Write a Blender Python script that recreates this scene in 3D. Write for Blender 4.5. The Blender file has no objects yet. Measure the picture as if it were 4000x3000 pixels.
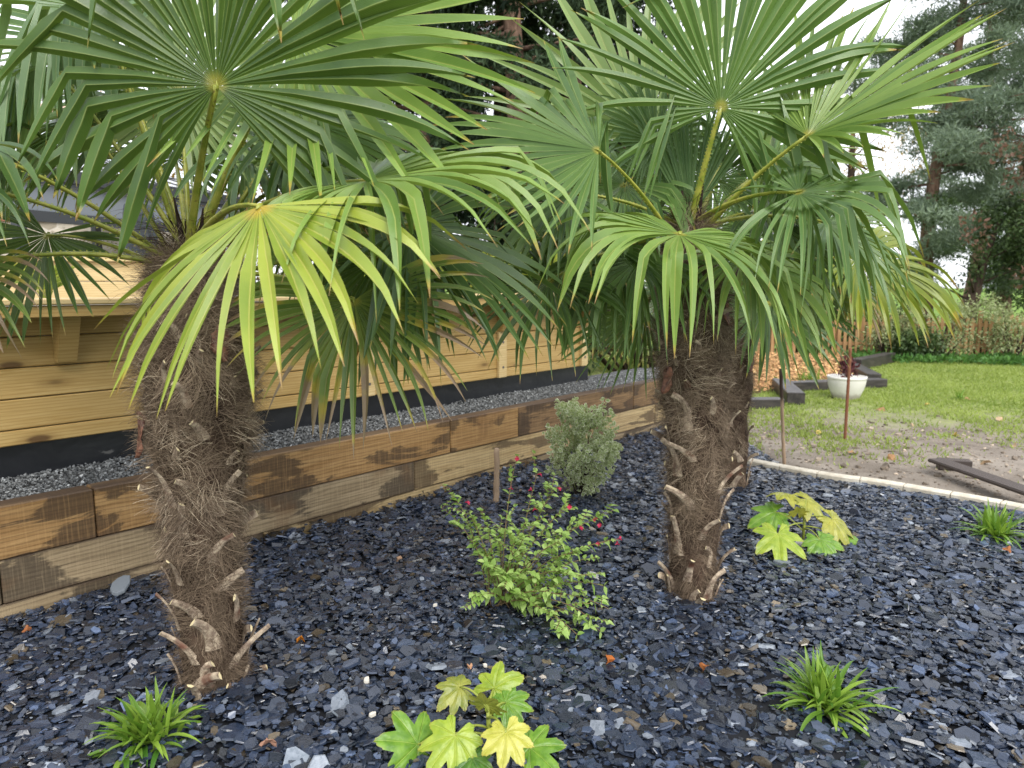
import bpy, math, random
import numpy as np
from mathutils import Vector, Matrix

SC = bpy.context.scene
C = SC.collection
rad = math.radians

# ------------------------------------------------------------------ camera
PITCH, FPX, EYE = 7.8, 2781.0, 1.5           # photo is 4000 x 3000
cam_d = bpy.data.cameras.new('camera')
cam_d.sensor_width = 36.0
cam_d.lens = 36.0 * FPX / 4000.0
cam_d.clip_start, cam_d.clip_end = 0.05, 2000
cam = bpy.data.objects.new('camera', cam_d)
C.objects.link(cam)
cam.location = (0, 0, EYE)
cam.rotation_euler = (rad(90 - PITCH), 0, 0)
SC.camera = cam
cam_d.dof.use_dof = True
cam_d.dof.focus_distance = 2.75
cam_d.dof.aperture_fstop = 3.6

# ------------------------------------------------------------------ sky, sun, exposure
SUN_EL, SUN_AZ = 48.0, 160.0                 # azimuth clockwise from +Y (behind the camera, to the right)
SKY_STRENGTH, SUN_STRENGTH = 0.15, 1.5
SC.view_settings.view_transform = 'Standard'
SC.view_settings.look = 'None'
SC.view_settings.gamma = 1.0
SC.view_settings.exposure = 1.0
wd = bpy.data.worlds.new('World')
SC.world = wd
wd.use_nodes = True
nt = wd.node_tree
nt.nodes.clear()
w_out = nt.nodes.new('ShaderNodeOutputWorld')
w_bg = nt.nodes.new('ShaderNodeBackground')
w_sky = nt.nodes.new('ShaderNodeTexSky')
w_sky.sky_type = 'NISHITA'
w_sky.sun_disc = False
w_sky.sun_elevation = rad(SUN_EL)
w_sky.sun_rotation = rad(SUN_AZ)
w_sky.dust_density = 2.0
w_tc = nt.nodes.new('ShaderNodeTexCoord')
w_no = nt.nodes.new('ShaderNodeTexNoise')
w_no.inputs['Scale'].default_value = 1.7
w_no.inputs['Detail'].default_value = 6
w_no.inputs['Roughness'].default_value = 0.6
w_cr = nt.nodes.new('ShaderNodeValToRGB')
w_cr.color_ramp.elements[0].position = 0.36
w_cr.color_ramp.elements[1].position = 0.52
w_cr.color_ramp.elements[0].color = (0.45, 0.45, 0.45, 1)
w_mx = nt.nodes.new('ShaderNodeMix')
w_mx.data_type = 'RGBA'
w_mx.inputs[7].default_value = (6.3, 6.5, 6.9, 1)
nt.links.new(w_tc.outputs['Generated'], w_no.inputs['Vector'])
nt.links.new(w_no.outputs['Fac'], w_cr.inputs['Fac'])
nt.links.new(w_cr.outputs['Color'], w_mx.inputs[0])
nt.links.new(w_sky.outputs['Color'], w_mx.inputs[6])
nt.links.new(w_mx.outputs[2], w_bg.inputs['Color'])
w_bg.inputs['Strength'].default_value = SKY_STRENGTH
nt.links.new(w_bg.outputs[0], w_out.inputs['Surface'])

sun_d = bpy.data.lights.new('sun', 'SUN')
sun_d.energy = SUN_STRENGTH
sun_d.angle = rad(32)
sun_d.color = (1.0, 0.965, 0.9)
sun = bpy.data.objects.new('sun', sun_d)
C.objects.link(sun)
_az, _el = rad(SUN_AZ), rad(SUN_EL)
to_sun = Vector((math.sin(_az) * math.cos(_el), math.cos(_az) * math.cos(_el), math.sin(_el)))
sun.rotation_euler = to_sun.to_track_quat('Z', 'Y').to_euler()

# ------------------------------------------------------------------ small helpers
_cp, _sp = math.cos(rad(PITCH)), math.sin(rad(PITCH))
def ray(px, py):
    x, y = px - 2000.0, 1500.0 - py
    return np.array([x, FPX * _cp + y * _sp, y * _cp - FPX * _sp])
def at(px, py, Y):
    d = ray(px, py)
    return d * (Y / d[1]) + np.array([0, 0, EYE])
def gnd(px, py, z=0.0):
    d = ray(px, py)
    return d * ((z - EYE) / d[2]) + np.array([0, 0, EYE])
def unit(v):
    v = np.asarray(v, float)
    return v / (np.linalg.norm(v) + 1e-12)

def mk(name, V, F, mat=None, parent=None, smooth=False, col=None, mi=None):
    """one mesh object; F is a list of tuples or an (n,k) array; col is per-vertex RGB(A)"""
    me = bpy.data.meshes.new(name)
    V = np.asarray(V, dtype=np.float32).reshape(-1, 3)
    if isinstance(F, np.ndarray):
        n, k = F.shape
        me.vertices.add(len(V)); me.vertices.foreach_set('co', V.ravel())
        me.loops.add(n * k); me.loops.foreach_set('vertex_index', F.astype(np.int32).ravel())
        me.polygons.add(n)
        me.polygons.foreach_set('loop_start', np.arange(0, n * k, k, dtype=np.int32))
        me.update(calc_edges=True)
    else:
        me.from_pydata(V.tolist(), [], [tuple(int(i) for i in f) for f in F])
        me.update()
    if col is not None:
        col = np.asarray(col, dtype=np.float32)
        if col.shape[1] == 3:
            col = np.hstack([col, np.ones((len(col), 1), np.float32)])
        a = me.color_attributes.new('lc', 'FLOAT_COLOR', 'POINT')
        a.data.foreach_set('color', col.ravel())
    if mat is not None:
        for m in (mat if isinstance(mat, (list, tuple)) else [mat]):
            me.materials.append(m)
    if mi is not None:
        me.polygons.foreach_set('material_index', np.asarray(mi, dtype=np.int32))
    me.polygons.foreach_set('use_smooth', np.full(len(me.polygons), bool(smooth)))
    me.validate()
    o = bpy.data.objects.new(name, me)
    C.objects.link(o)
    if parent is not None:
        o.parent = parent
    return o
def tag(o, label, cat, group=None):
    o['label'] = label; o['category'] = cat
    if group: o['group'] = group
    return o
def thing(name, label, cat, loc=(0, 0, 0), rz=0.0, group=None):
    o = bpy.data.objects.new(name, None)
    C.objects.link(o)
    o.empty_display_size = 0.1
    o.location = [float(v) for v in loc]; o.rotation_euler = (0, 0, rz)
    return tag(o, label, cat, group)
def kind(o, k):
    o['kind'] = k
    return o

class MB:
    def __init__(s): s.v = []; s.f = []; s.c = []
    def add(s, V, F, col=None):
        b = len(s.v)
        s.v.extend([list(map(float, p)) for p in V])
        s.f.extend([tuple(i + b for i in f) for f in F])
        s.c.extend([list(col)] * len(V) if (col is not None and np.ndim(col) == 1) else (list(map(list, col)) if col is not None else [[0, 0, 0]] * len(V)))
    def box(s, x0, x1, y0, y1, z0, z1, bev=0.0, col=None):
        if bev <= 0:
            V = [(x, y, z) for x in (x0, x1) for y in (y0, y1) for z in (z0, z1)]
            F = [(0, 1, 3, 2), (4, 6, 7, 5), (0, 4, 5, 1), (2, 3, 7, 6), (0, 2, 6, 4), (1, 5, 7, 3)]
            s.add(V, F, col); return
        b = bev
        xs = [x0, x0 + b, x1 - b, x1]; ys = [y0, y0 + b, y1 - b, y1]; zs = [z0, z0 + b, z1 - b, z1]
        V = []
        idx = {}
        for i in (0, 1):
            for j in (0, 1):
                for k in (0, 1):
                    X, Y, Z = (xs[0], xs[3])[i], (ys[0], ys[3])[j], (zs[0], zs[3])[k]
                    xi, yi, zi = (xs[1], xs[2])[i], (ys[1], ys[2])[j], (zs[1], zs[2])[k]
                    idx[i, j, k] = len(V); V += [(X, yi, zi), (xi, Y, zi), (xi, yi, Z)]
        g = lambda i, j, k, a: idx[i, j, k] + a
        F = []
        for i in (0, 1):
            q = [g(i, 0, 0, 0), g(i, 1, 0, 0), g(i, 1, 1, 0), g(i, 0, 1, 0)]; F.append(q if i else q[::-1])
            q = [g(0, i, 0, 1), g(0, i, 1, 1), g(1, i, 1, 1), g(1, i, 0, 1)]; F.append(q if i else q[::-1])
            q = [g(0, 0, i, 2), g(1, 0, i, 2), g(1, 1, i, 2), g(0, 1, i, 2)]; F.append(q if i else q[::-1])
        for a in (0, 1):
            for b2 in (0, 1):
                F.append((g(a, b2, 0, 0), g(a, b2, 1, 0), g(a, b2, 1, 1), g(a, b2, 0, 1)))
                F.append((g(a, 0, b2, 0), g(a, 1, b2, 0), g(a, 1, b2, 2), g(a, 0, b2, 2)))
                F.append((g(0, a, b2, 1), g(1, a, b2, 1), g(1, a, b2, 2), g(0, a, b2, 2)))
        for i in (0, 1):
            for j in (0, 1):
                for k in (0, 1):
                    F.append((g(i, j, k, 0), g(i, j, k, 1), g(i, j, k, 2)))
        s.add(V, F, col)
    def tube(s, P, R, n=8, cap=True, col=None, flat=1.0):
        P = [np.asarray(p, float) for p in P]
        m = len(P)
        if np.ndim(R) == 0: R = [R] * m
        V = []
        ref = np.array([0.31, 0.22, 0.92])
        pn = None
        for i in range(m):
            d = unit(P[min(i + 1, m - 1)] - P[max(i - 1, 0)])
            if pn is None:
                pn = np.cross(d, ref)
                if np.linalg.norm(pn) < 0.05: pn = np.cross(d, (1, 0, 0))
            pn = unit(pn - d * pn.dot(d))
            q = np.cross(d, pn)
            for k in range(n):
                a = 2 * math.pi * k / n
                V.append(P[i] + R[i] * (math.cos(a) * pn + flat * math.sin(a) * q))
        F = [(i * n + k, i * n + (k + 1) % n, (i + 1) * n + (k + 1) % n, (i + 1) * n + k) for i in range(m - 1) for k in range(n)]
        if cap:
            F.append(tuple(range(n))[::-1]); F.append(tuple((m - 1) * n + k for k in range(n)))
        s.add(V, F, col)
    def build(s, name, mat, parent=None, smooth=False, col=False):
        return mk(name, s.v, s.f, mat, parent, smooth, s.c if col else None)

# ------------------------------------------------------------------ material helpers
class G:
    def __init__(s, name):
        s.m = bpy.data.materials.new(name); s.m.use_nodes = True
        s.t = s.m.node_tree; s.t.nodes.clear()
        s.o = s.t.nodes.new('ShaderNodeOutputMaterial')
    def n(s, typ, ins=None, **pr):
        x = s.t.nodes.new('ShaderNode' + typ)
        for k, v in pr.items(): setattr(x, k, v)
        for k, v in (ins or {}).items():
            if isinstance(v, bpy.types.NodeSocket): s.t.links.new(v, x.inputs[k])
            else: x.inputs[k].default_value = v
        return x
    def math(s, op, a, b=0.0, c=0.0):
        return s.n('Math', {0: a, 1: b, 2: c}, operation=op).outputs[0]
    def step(s, v, lo, hi):                       # smooth 0..1
        return s.n('MapRange', {'Value': v, 'From Min': lo, 'From Max': hi}, interpolation_type='SMOOTHSTEP').outputs['Result']
    def mix(s, f, a, b, mode='MIX'):
        x = s.n('Mix', data_type='RGBA', blend_type=mode)
        for i, v in ((0, f), (6, a), (7, b)):
            if isinstance(v, bpy.types.NodeSocket): s.t.links.new(v, x.inputs[i])
            elif i == 0: x.inputs[0].default_value = v
            else: x.inputs[i].default_value = (v[0], v[1], v[2], 1)
        return x.outputs[2]
    def coord(s, which='Object', scale=(1, 1, 1), loc=(0, 0, 0)):
        tc = s.n('TexCoord')
        return s.n('Mapping', {'Vector': tc.outputs[which], 'Scale': scale, 'Location': loc}).outputs[0]
    def noise(s, vec, scale=5, detail=4, rough=0.55, dist=0.0):
        return s.n('TexNoise', {'Vector': vec, 'Scale': scale, 'Detail': detail, 'Roughness': rough, 'Distortion': dist}).outputs['Fac']
    def attr(s, name='lc'):
        a = s.n('Attribute', attribute_name=name)
        sp = s.n('SeparateColor', {0: a.outputs['Color']})
        return a.outputs['Color'], sp.outputs[0], sp.outputs[1], sp.outputs[2]
    def bump(s, h, strength=0.3, dist=0.01):
        return s.n('Bump', {'Height': h, 'Strength': strength, 'Distance': dist}).outputs[0]
    def finish(s, color, rough=0.6, spec=0.4, bump=None, transl=0.0, tcol=None, coat=0.0):
        p = s.n('BsdfPrincipled', {'Base Color': color if isinstance(color, bpy.types.NodeSocket) else (*color, 1), 'Roughness': rough, 'Specular IOR Level': spec})
        if coat: p.inputs['Coat Weight'].default_value = coat; p.inputs['Coat Roughness'].default_value = 0.25
        if bump is not None: s.t.links.new(bump, p.inputs['Normal'])
        sh = p.outputs[0]
        if transl:
            tcol = tcol if tcol is not None else color
            tr = s.n('BsdfTranslucent', {'Color': tcol if isinstance(tcol, bpy.types.NodeSocket) else (*tcol, 1)})
            mx = s.n('MixShader', {0: transl, 1: sh, 2: tr.outputs[0]})
            sh = mx.outputs[0]
        s.t.links.new(sh, s.o.inputs['Surface'])
        return s.m

def frond_mat(name, c1, c2, rib, tip=(0.30, 0.17, 0.05), deadamt=0.03, transl=0.22, rough=0.33, hubc=(0.42, 0.36, 0.06), hubw=0.06):
    g = G(name)
    _, t, e, r = g.attr()
    v = g.coord('Object', (1, 1, 1))
    nz = g.noise(v, 9, 3)
    base = g.mix(g.step(g.math('ADD', g.math('MULTIPLY', nz, 0.7), g.math('MULTIPLY', r, 0.5)), 0.3, 0.85), c1, c2)
    base = g.mix(g.math('MULTIPLY', g.step(t, 0.55, 1.0), 0.35), base, [min(1, x * 1.5) for x in c2])
    base = g.mix(g.math('MULTIPLY', g.step(e, 0.16, 0.04), 0.75), base, rib)
    base = g.mix(g.math('MULTIPLY', g.step(e, 0.9, 0.98), 0.45), base, rib)
    base = g.mix(g.math('MULTIPLY', g.step(t, hubw, hubw * 0.3), 0.8), base, hubc)
    tt = g.math('ADD', t, g.math('MULTIPLY', g.math('SUBTRACT', g.math('ADD', r, nz), 1.0), deadamt * 3))
    yel = g.step(tt, 0.965 - deadamt * 1.6, 0.985 - deadamt)
    base = g.mix(g.math('MULTIPLY', yel, 0.75), base, (0.42, 0.30, 0.05))
    base = g.mix(g.step(tt, 0.99 - deadamt, 1.0 - deadamt * 0.5), base, tip)
    lines = g.n('TexWave', {'Vector': g.n('CombineXYZ', {0: e, 1: 0.0, 2: 0.0}).outputs[0], 'Scale': 2.2, 'Distortion': 0.0}).outputs['Fac']
    sp = g.noise(v, 140, 2)
    col2 = g.mix(g.math('MULTIPLY', lines, 0.14), base, rib)
    hb = g.math('ADD', g.math('MULTIPLY', lines, 0.4), sp)
    tc = g.mix(0.5, col2, (0.30, 0.42, 0.03))
    ro = g.math('ADD', rough, g.math('MULTIPLY', g.math('SUBTRACT', nz, 0.5), 0.25))
    return g.finish(col2, ro, 0.5, g.bump(hb, 0.18, 0.004), transl, tc)

FM = {
    'canopy': frond_mat('frond_canopy_green', (0.036, 0.086, 0.020), (0.088, 0.165, 0.032), (0.22, 0.27, 0.08), deadamt=0.02),
    'dark':   frond_mat('frond_dark_green', (0.028, 0.070, 0.020), (0.060, 0.125, 0.026), (0.17, 0.22, 0.06), deadamt=0.02),
    'mid':    frond_mat('frond_mid_green', (0.055, 0.125, 0.032), (0.105, 0.195, 0.045), (0.24, 0.30, 0.10), deadamt=0.025, hubw=0.055),
    'bright': frond_mat('frond_bright_green', (0.095, 0.190, 0.034), (0.185, 0.290, 0.052), (0.33, 0.38, 0.10), deadamt=0.02),
    'yellow': frond_mat('frond_yellow_green', (0.165, 0.250, 0.022), (0.315, 0.375, 0.045), (0.42, 0.42, 0.10), deadamt=0.035, hubw=0.11, hubc=(0.50, 0.33, 0.04)),
    'pale':   frond_mat('frond_pale_green', (0.150, 0.235, 0.085), (0.230, 0.320, 0.125), (0.36, 0.40, 0.18), deadamt=0.008, transl=0.30, hubw=0.12),
    'glauc':  frond_mat('frond_blue_green', (0.065, 0.140, 0.052), (0.120, 0.205, 0.080), (0.25, 0.32, 0.15), deadamt=0.012),
    'brown':  frond_mat('frond_withering', (0.065, 0.130, 0.022), (0.175, 0.240, 0.038), (0.26, 0.25, 0.10), tip=(0.25, 0.165, 0.11), deadamt=0.21),
    'olive':  frond_mat('frond_olive', (0.100, 0.160, 0.016), (0.200, 0.245, 0.022), (0.30, 0.30, 0.05), deadamt=0.05),
}
def simple_leaf(name, c1, c2, rough=0.5, transl=0.25, spec=0.4, c3=None):
    g = G(name)
    _, r, e, b = g.attr()
    col = g.mix(r, c1, c2)
    if c3 is not None: col = g.mix(g.step(e, 0.45, 0.8), col, c3)
    tc = g.mix(0.5, col, (c2[0] * 1.6, c2[1] * 1.6, c2[2] * 0.9))
    return g.finish(col, rough, spec, None, transl, tc)

def petiole_mat():
    g = G('petiole_green')
    v = g.coord('Object', (1, 1, 1))
    nz = g.noise(v, 22, 4)
    c = g.mix(g.step(nz, 0.35, 0.65), (0.20, 0.24, 0.025), (0.34, 0.33, 0.055))
    c = g.mix(g.math('MULTIPLY', g.step(g.noise(v, 60, 2), 0.62, 0.7), 0.7), c, (0.12, 0.07, 0.02))
    return g.finish(c, 0.4, 0.45)
M_PET = petiole_mat()

def bark_fibre_mat(name, c1, c2, c3):
    g = G(name)
    _, r, e, b = g.attr()
    c = g.mix(r, c1, c2)
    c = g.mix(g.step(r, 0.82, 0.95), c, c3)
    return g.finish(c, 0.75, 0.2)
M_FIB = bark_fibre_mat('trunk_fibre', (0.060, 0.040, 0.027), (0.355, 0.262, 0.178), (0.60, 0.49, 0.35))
M_FIB_D = bark_fibre_mat('crown_fibre', (0.022, 0.012, 0.009), (0.085, 0.045, 0.028), (0.16, 0.10, 0.06))
def trunk_mat():
    g = G('palm_trunk_core')
    v = g.coord('Object', (1, 1, 0.5))
    n1 = g.noise(v, 14, 6, 0.65, 0.6)
    c = g.mix(g.step(n1, 0.3, 0.7), (0.030, 0.018, 0.013), (0.120, 0.080, 0.055))
    return g.finish(c, 0.9, 0.1, g.bump(g.noise(v, 60, 5), 0.8, 0.02))
M_TRUNK = trunk_mat()
def stub_mat():
    g = G('leaf_stub_skin')
    v = g.coord('Object', (1, 1, 1))
    n1 = g.noise(v, 28, 5, 0.65)
    c = g.mix(g.step(n1, 0.32, 0.68), (0.19, 0.135, 0.10), (0.58, 0.47, 0.34))
    c = g.mix(g.step(g.noise(v, 9, 2), 0.55, 0.7), c, (0.16, 0.075, 0.05))
    return g.finish(c, 0.75, 0.2, g.bump(g.noise(v, 120, 4), 0.5, 0.004))
M_STUB = stub_mat()
def husk_mat():
    g = G('rusty_husk'); v = g.coord('Object'); n_ = g.noise(v, 35, 4, .65)
    return g.finish(g.mix(g.step(n_, .35, .7), (0.075, 0.028, 0.020), (0.30, 0.14, 0.085)), .5, .35, g.bump(n_, .5, .006))
M_HUSK = husk_mat()
M_CUT = G('leaf_stub_cut').finish((0.55, 0.46, 0.27), 0.75, 0.2)

# ------------------------------------------------------------------ the palms
def bez(p0, p1, p2, n):
    out = []
    for i in range(n):
        t = i / (n - 1)
        out.append((1 - t) ** 2 * p0 + 2 * t * (1 - t) * p1 + t * t * p2)
    return out

def frond(palm, crown, hub, axis, nrm, R, span=300, n=44, split=0.42, droop=0.4, kink=0.3, kinkpos=0.62, kinkamt=1.2,
          tone='mid', seed=1, cup=0.08, pet=True, limp=0.0, sag=0.0, offset=None, flops=(), basal=0.55, pleat=0.85):
    rng = random.Random(seed)
    off = np.asarray(offset if offset is not None else (0, 0, 0), float)
    a = unit(axis)
    nn0 = np.asarray(nrm, float); nn0 = unit(nn0 - a * nn0.dot(a))
    s = np.cross(nn0, a)
    st = [0.004, 0.05, 0.11, 0.2, 0.3, split, split + 0.07, split + 0.15, split + 0.23, split + 0.31, split + 0.39, split + 0.47, 0.96, 1.0]
    st = [x for x in st if x <= 1.0 and (x == split or abs(x - split) > 0.035)]
    dth = rad(span) / n
    V, F, K = [], [], []
    down = np.array([0, 0, -1.0])
    left = 0
    for i in range(n):
        th = -rad(span) / 2 + (i + 0.5) * dth
        u = abs(th) / math.pi
        L = R * (basal + (1 - basal) * max(0.0, math.cos(th * 0.5)) ** 0.9) * rng.uniform(0.93, 1.05)
        if left <= 0:
            left = rng.choice((1, 1, 2, 2, 3)); grp = (rng.random(), rng.gauss(0, 0.13), rng.uniform(0.6, 1.25), rng.uniform(0.65, 1.45), rng.gauss(0, 0.16), rng.uniform(-0.12, 0.12), rng.gauss(0, 0.035))
        left -= 1
        jit = rng.gauss(0, 0.14) * dth
        d0 = unit(math.cos(th + jit) * a + math.sin(th + jit) * s + nn0 * (cup * (0.4 + 1.2 * u) + rng.gauss(0, 0.010)))
        wv0 = unit(-math.sin(th) * a + math.cos(th) * s)
        kk = grp[0] < kink
        kp = kinkpos + grp[1] + rng.gauss(0, 0.03)
        ka = kinkamt * grp[2] * rng.uniform(0.85, 1.15)
        for (ft, fp, fa) in flops:
            if abs(th - rad(ft)) < dth * 0.55: kk, kp, ka = True, fp, fa
        g_i = droop * grp[3] * rng.uniform(0.85, 1.2) * (1 + 0.9 * max(0, u - 0.45)) + (limp if rng.random() < 0.3 else 0)
        tw = rng.gauss(0, 0.6)
        swing = grp[4] + rng.gauss(0, 0.06)
        rs = split + grp[5] + rng.uniform(-0.03, 0.05)
        p = hub + d0 * (st[0] * L)
        d = d0.copy(); nl = nn0.copy(); wv = wv0.copy()
        rnd = rng.random()
        base = len(V)
        wsp = L * rs * math.tan(dth / 2) * 1.04
        prev = st[0]
        done = False
        for j, t in enumerate(st):
            if j:
                ds = t - prev
                soft = max(0.0, (t - 0.22)) ** 1.3 * 2.2
                hz = math.sqrt(max(0.0, 1 - d[2] * d[2]))
                d = unit(d + down * (g_i * soft * ds * 2.1 * (0.35 + 0.65 * hz)) + wv0 * swing * ds * (1.0 if t > rs else 0) + nn0 * (grp[6] * 4 * ds if t > rs else 0))
                if kk and not done and t > kp:
                    d = unit(d + down * ka); done = True
                p = p + d * (ds * L)
                wv = unit(wv0 - d * wv0.dot(d))
                nl = np.cross(d, wv)
                if nl.dot(nn0) < 0 and not done: nl = nl
                if t > rs:
                    ca, sa = math.cos(tw * (t - rs) * 2), math.sin(tw * (t - rs) * 2)
                    wv = unit(wv * ca + nl * sa); nl = np.cross(d, wv)
            prev = t
            if t <= rs: w = t * L * math.tan(dth / 2) * 1.03
            else:
                q = (t - rs) / (1 - rs)
                w = wsp * (1 + 0.05 * math.sin(q * math.pi)) * max(0.02, 1 - q ** 1.65) ** 0.85
            fold = w * (pleat if t < rs else 0.85 - 0.4 * (t - rs))
            mid = p - nl * fold * 0.5
            V += [p - wv * w + nl * fold * 0.5 - off, mid - off, mid - off, p + wv * w + nl * fold * 0.5 - off]
            K += [(t, 1, rnd), (t, 0, rnd), (t, 0, rnd), (t, 1, rnd)]
            if j:
                b = base + 4 * (j - 1)
                F += [(b, b + 1, b + 5, b + 4), (b + 2, b + 3, b + 7, b + 6)]
    blade = mk('frond', V, np.array(F), FM[tone], palm, True, K)
    if pet:
        mb = MB()
        dirp = hub - crown
        ctrl = crown + dirp * 0.5 + np.array([0, 0, 0.16 * np.linalg.norm(dirp[:2]) - sag])
        P = bez(crown, ctrl, hub, 10)
        Rr = [0.017 - 0.008 * min(1, i / 7) for i in range(10)]
        mb.tube([q - off for q in P], Rr, 8, flat=0.62)
        # little teeth along both edges
        for i in range(1, 9):
            for k in range(4):
                t = k / 4
                q = P[i] * (1 - t) + P[min(9, i + 1)] * t
                dd = unit(P[min(9, i + 1)] - P[i]); sd = unit(np.cross(dd, (0.1, -0.8, 0.6)))
                for sg in (-1, 1):
                    e = q + sd * sg * Rr[i] * 0.9
                    mb.add([e - dd * 0.004 - off, e + dd * 0.004 - off, e + sd * sg * 0.006 + dd * 0.003 - off], [(0, 1, 2)])
        # hastula, the small pale crest where the stalk meets the blade
        mb.tube([hub - a * 0.012 - off, hub + nn0 * 0.002 - off, hub + a * 0.018 + nn0 * 0.003 - off], [0.007, 0.008, 0.002], 7, flat=0.4)
        mb.build('petiole', M_PET, blade, True)
    return blade

def catmull(P, m):
    P = [np.asarray(p, float) for p in P]
    Q = [2 * P[0] - P[1]] + P + [2 * P[-1] - P[-2]]
    out = []
    for i in range(1, len(Q) - 2):
        for k in range(m):
            t = k / m
            out.append(0.5 * ((2 * Q[i]) + (-Q[i - 1] + Q[i + 1]) * t + (2 * Q[i - 1] - 5 * Q[i] + 4 * Q[i + 1] - Q[i + 2]) * t * t + (-Q[i - 1] + 3 * Q[i] - 3 * Q[i + 1] + Q[i + 2]) * t ** 3))
    out.append(P[-1])
    return out

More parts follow.
